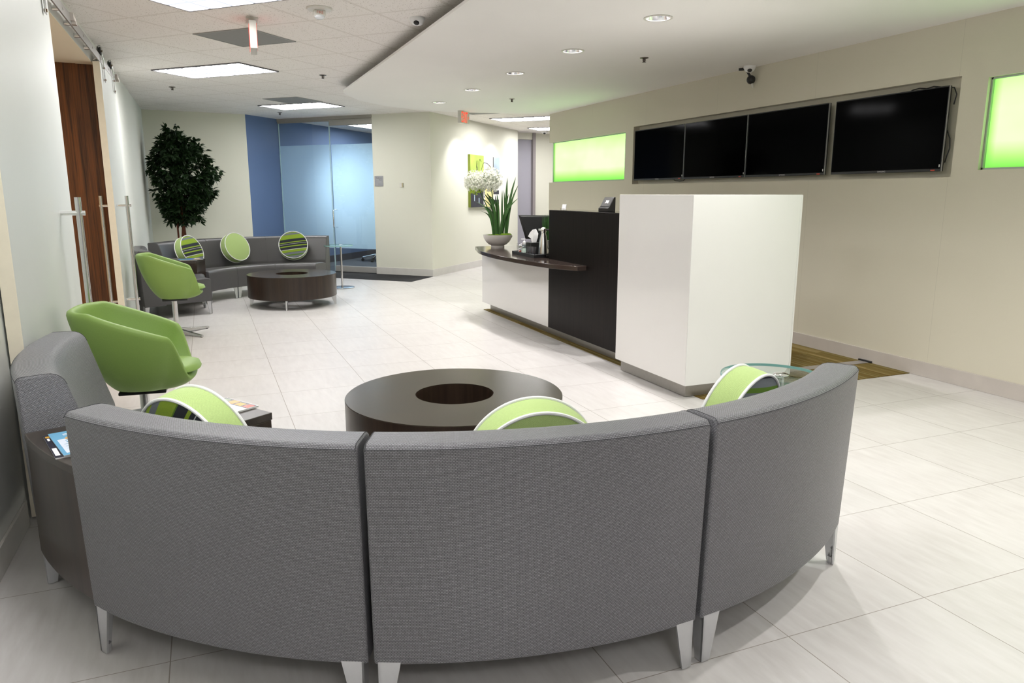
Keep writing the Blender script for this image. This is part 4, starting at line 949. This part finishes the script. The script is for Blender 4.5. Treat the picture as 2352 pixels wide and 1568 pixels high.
# ------------------------------------------------------------------ wall fittings, painting
angG = atan2(dG.y, dG.x); angN = atan2(dN.y, dN.x)
sg = thing('room_sign', 'grey plaque reading Conference Room 1 beside the glass door', 'sign', (*onG(2.13, 0), 1.604), angG)
bm = B(); box(bm, -.085, .085, -.012, 0, -.088, .088); obj('plate', bm, M('plaque', (.42,.42,.44), .4, .3), sg, bevel=.004)
bm = B(); box(bm, -.012, .075, -.0135, -.012, -.068, -.040); obj('slider', bm, M('plaque_slot', (.36,.36,.38), .4), sg, 0)
dkt = M('plaque_text', (.06,.06,.07), .5)
for i, (w_, z) in enumerate((('Conference', .052), ('Room', .020), ('1', -.014))): text('sign_text', w_, .026, dkt, sg, (.074, -.0125, z), (pi/2, 0, 0), 'RIGHT', .0005)
th = thing('thermostat', 'small beige thermostat on the wall beside the conference room plaque', 'thermostat', (*onG(2.585, 0), 1.535), angG)
bm = B(); box(bm, -.04, .035, -.018, 0, -.036, .036); obj('cover', bm, OFFW, th, bevel=.003)
bm = B(); box(bm, .012, .03, -.030, -.018, -.034, .034); obj('dial', bm, M('dial', (.55,.48,.30), .4), th, bevel=.002)
pt = thing('painting', 'abstract canvas of green, cream and black blocks on the hall wall', 'painting', (*onN(2.16, 0), 1.62), angN)
PWt, PH = 1.40, .96
bm = B(); box(bm, -PWt/2, PWt/2, -.05, 0, -PH/2, PH/2); obj('canvas', bm, M('canvas_edge', (.24,.30,.04), .7), pt, 0)
bm = B(); pm = [M('art_green', (.42,.56,.10), .7, var=.25, nscale=6), M('art_cream', (.80,.74,.55), .7, var=.12, nscale=5), M('art_blue', (.33,.41,.48), .7, var=.3, nscale=5), M('art_black', (.03,.03,.04), .6, var=.4, nscale=12), M('art_white', (.78,.77,.72), .7, var=.1, nscale=5), M('art_yellow', (.72,.66,.30), .7, var=.12, nscale=5)]
def pq(x0, x1, z0, z1, m, k):
    y = -.0503-.0002*k; f = bm.faces.new([bm.verts.new(((x0-.5)*PWt, y, (z0-.5)*PH)) for x0, z0 in ((x0, z0), (x1, z0), (x1, z1), (x0, z1))]); f.material_index = m
for k, (x0, x1, z0, z1, m) in enumerate(((0, .44, .33, 1, 0), (0, .42, 0, .33, 3), (.44, .62, 0, 1, 4), (.60, .76, 0, 1, 1), (.76, 1, .64, 1, 2), (.755, .785, .45, 1, 3), (.76, 1, 0, .64, 4), (.76, .97, .47, .54, 3), (.76, .97, .25, .33, 3), (.76, .97, .05, .14, 3), (.42, .47, 0, .33, 4), (.43, .455, .02, .06, 3), (.43, .455, .10, .14, 3), (.43, .455, .18, .22, 3), (.43, .455, .26, .30, 3), (.47, .76, .0, .38, 5), (.10, .13, .12, .24, 2), (.25, .28, .08, .18, 2))): pq(x0, x1, z0, z1, m, k)
obj('paint', bm, pm, pt, 0, recalc=False)
bm = B()
arc = [((.33-.5)*PWt, -.056, (.66-.5)*PH), ((.38-.5)*PWt, -.056, (.80-.5)*PH), ((.43-.5)*PWt, -.056, (.87-.5)*PH), ((.54-.5)*PWt, -.056, (.865-.5)*PH), ((.66-.5)*PWt, -.056, (.80-.5)*PH), ((.74-.5)*PWt, -.056, (.70-.5)*PH), ((.76-.5)*PWt, -.056, (.60-.5)*PH)]
tube(bm, arc, .004, 6); tube(bm, [((.27-.5)*PWt, -.056, (.70-.5)*PH), ((.27-.5)*PWt, -.056, (.88-.5)*PH), ((.30-.5)*PWt, -.056, (.93-.5)*PH), ((.34-.5)*PWt, -.056, (.88-.5)*PH)], .003, 6)
for k in range(9): x = (.20+.012*random.uniform(-1, 1)-.5)*PWt; z = .60+.25*random.random(); tube(bm, [(x, -.055, (z-.5)*PH), (x+.01, -.055, (z+.08-.5)*PH)], .004, 5)
obj('brush_lines', bm, M('art_line', (.05,.055,.05), .7), pt)
# rolling chair base inside the conference room
oc = thing('office_chair', 'chrome star base of an office chair behind the conference glass', 'office chair', (3.30, 15.42, .006), .3)
for k in range(5):
    a = 2*pi*k/5+2.6; bm = B(); tube(bm, [(.03*cos(a), .03*sin(a), .14), (.30*cos(a), .30*sin(a), .085)], [.022, .014], 10); lg = obj('base_arm', bm, CHROME, oc)
    bm = B(); tube(bm, [(.30*cos(a)-.025*sin(a), .30*sin(a)+.025*cos(a), .03), (.30*cos(a)+.025*sin(a), .30*sin(a)-.025*cos(a), .03)], .03, 16); tube(bm, [(.30*cos(a), .30*sin(a), .03), (.30*cos(a), .30*sin(a), .08)], .008, 8); obj('caster', bm, RUBBER, lg)
bm = B(); lathe(bm, [(.035, .10), (.035, .17), (.022, .18), (.022, .42)], 20); obj('column', bm, BLACK, oc)
bm = B(); box(bm, -.24, .24, -.24, .24, .42, .50); obj('seat', bm, BLACK, oc, bevel=.03)
bm = B(); box(bm, -.22, .22, .22, .27, .52, 1.0); obj('backrest', bm, BLACK, oc, bevel=.02)

# ------------------------------------------------------------------ potted ficus in the corner
tr = thing('potted_ficus', 'tall dark green artificial ficus tree in the far left corner', 'tree', (-.31, 12.75, 0))
bm = B(); lathe(bm, [(.0, 0), (.14, 0), (.155, .02), (.18, .30), (.185, .31), (.17, .31), (.165, .27), (0, .27)], 32); obj('pot', bm, M('basket_pot', (.10,.06,.03), .8, 0, .3, 0, .5, 60, .8, .006), tr, 40)
for k, (x, y) in enumerate(((-.05, 0), (-.015, .03), (.02, -.02), (.05, .02), (.0, -.05))):
    bm = B(); pts = [(x*.8, y*.8, .26)]
    for j in range(1, 9): pts.append((x*(1+.5*sin(j*.8+k))-.01*j*.3+.012*sin(j*1.7+k*2), y*(1+.5*cos(j+k)), .26+.21*j))
    tube(bm, pts, [.017-.0012*j for j in range(9)], 8); obj('trunk', bm, BARK, tr)
bm = B(); random.seed(11)
def leafq(p, d, ln, w):
    d = d.normalized(); s = d.cross(Vector((0, 0, 1)))
    if s.length < .1: s = Vector((1, 0, 0))
    s.normalize(); s = (Matrix.Rotation(random.uniform(-.9, .9), 3, d) @ s); n = s.cross(d)
    v = [bm.verts.new(q) for q in (p, p+d*ln*.35+s*w+n*w*.2, p+d*ln*.7+s*w*.75+n*w*.15-n*ln*.06, p+d*ln-n*ln*.16, p+d*ln*.7-s*w*.75+n*w*.15-n*ln*.06, p+d*ln*.35-s*w+n*w*.2, p+d*ln*.5-n*ln*.03)]
    bm.faces.new((v[0], v[1], v[6])); bm.faces.new((v[1], v[2], v[6])); bm.faces.new((v[2], v[3], v[6])); bm.faces.new((v[3], v[4], v[6])); bm.faces.new((v[4], v[5], v[6])); bm.faces.new((v[5], v[0], v[6]))
cl = 0
def prof(z):
    # crown half width by height, irregular
    pts = [(.94, .10), (1.06, .20), (1.24, .33), (1.5, .44), (1.72, .48), (1.9, .40), (2.05, .36), (2.15, .24), (2.28, .15), (2.36, .05)]
    for (z0, r0), (z1, r1) in zip(pts, pts[1:]):
        if z0 <= z <= z1: return r0+(r1-r0)*(z-z0)/(z1-z0)
    return .05
for L in range(105):
    z = random.uniform(.98, 2.30); R = prof(z)*(.80+.2*random.random()); a0 = random.uniform(0, 2*pi); r = R*sqrt(random.uniform(.0, .92)); lr = random.uniform(.07, .15)
    if L < 5: z, a0, r, lr = (1.74, 0.1, .50, .07) if L == 0 else (2.30, 2.8, .07, .09) if L == 1 else (1.42, -.1, .40, .08) if L == 2 else (1.05, -.2, .18, .09) if L == 3 else (1.08, 3.2, .16, .08) if L == 4 else (2.05, .2, .30, .08)
    lc = Vector((r*cos(a0), r*sin(a0)*.85, z))
    for k in range(13):
        c = lc+Vector((random.gauss(0, lr*.55), random.gauss(0, lr*.5), random.gauss(0, lr*.5)))
        if c.x < -.43: c.x = -.43+random.uniform(-.02, .06)
        if c.y > .58 or (L > 4 and hypot(c.x, c.y) > prof(c.z)*1.12+.03): continue
        out = Vector((c.x, c.y, random.uniform(-.25, .2)))
        if out.length > .01: out.normalize()
        for j in range(7):
            d = out+Vector((random.gauss(0, .7), random.gauss(0, .7), random.gauss(-.15, .5)))
            leafq(c+d.normalized()*.012, d, random.uniform(.065, .11), random.uniform(.015, .023))
for v in bm.verts:
    if v.co.x < -.465: v.co.x = -.465+random.uniform(0, .006)
obj('foliage', bm, LEAF, tr, 0, recalc=False)

# ------------------------------------------------------------------ light
def spot(loc, power, size, blend, rot=(0, 0, 0), col=(1, .97, .955), r=.04):
    l = bpy.data.lights.new('spot_lamp', 'SPOT'); l.energy = power; l.spot_size = radians(size); l.spot_blend = blend; l.color = col; l.shadow_soft_size = r
    o = bpy.data.objects.new('spot_lamp', l); COL.objects.link(o); o.location = loc; o.rotation_euler = rot; return o
for x, y in DL: spot((x, y, ZS-.012), 74, 125, .8)
for s in (1.0, 2.55):
    p = onN(s, .55); o = spot((p[0], p[1], ZC-.03), 40, 85, .7, col=(1, .99, 1))
    q = onN(s, 0); d = Vector((q[0]-p[0], q[1]-p[1], -1.55)); o.rotation_euler = d.to_track_quat('-Z', 'Y').to_euler()
p = (3.05, 14.2); o = spot((p[0]+.1, p[1]+.1, 1.75), 85, 100, 1.0, col=(.92, .97, 1)); q = onG(1.55, 0); o.rotation_euler = Vector((q[0]-p[0]-.1, q[1]-p[1]-.1, 1.38-1.75)).to_track_quat('-Z', 'Y').to_euler()
l = bpy.data.lights.new('passage_lamp', 'AREA'); l.energy = 16; l.size = .6; l.color = (1, .80, .55); o = bpy.data.objects.new('passage_lamp', l); COL.objects.link(o); o.location = (-2.4, 6.4, 2.42)
w = bpy.data.worlds.new('world'); scene.world = w; w.use_nodes = True
w.node_tree.nodes['Background'].inputs[0].default_value = (1, .98, .97, 1); w.node_tree.nodes['Background'].inputs[1].default_value = .24

# ------------------------------------------------------------------ camera
cam = bpy.data.cameras.new('camera'); co = bpy.data.objects.new('camera', cam); COL.objects.link(co); scene.camera = co
co.location = (0, 0, 1.391); co.rotation_mode = 'XYZ'
cam.sensor_width = 36; cam.lens = 36*1689.13/2352; cam.clip_start = .05
co.rotation_euler = (pi/2-.198206, 0, -.3915)
scene.view_settings.view_transform = 'Standard'; scene.view_settings.look = 'None'; scene.view_settings.exposure = .47; scene.view_settings.gamma = 1
scene.cycles.use_denoising = True; scene.cycles.max_bounces = 9; scene.cycles.diffuse_bounces = 4; scene.cycles.glossy_bounces = 4; scene.cycles.adaptive_threshold = .02
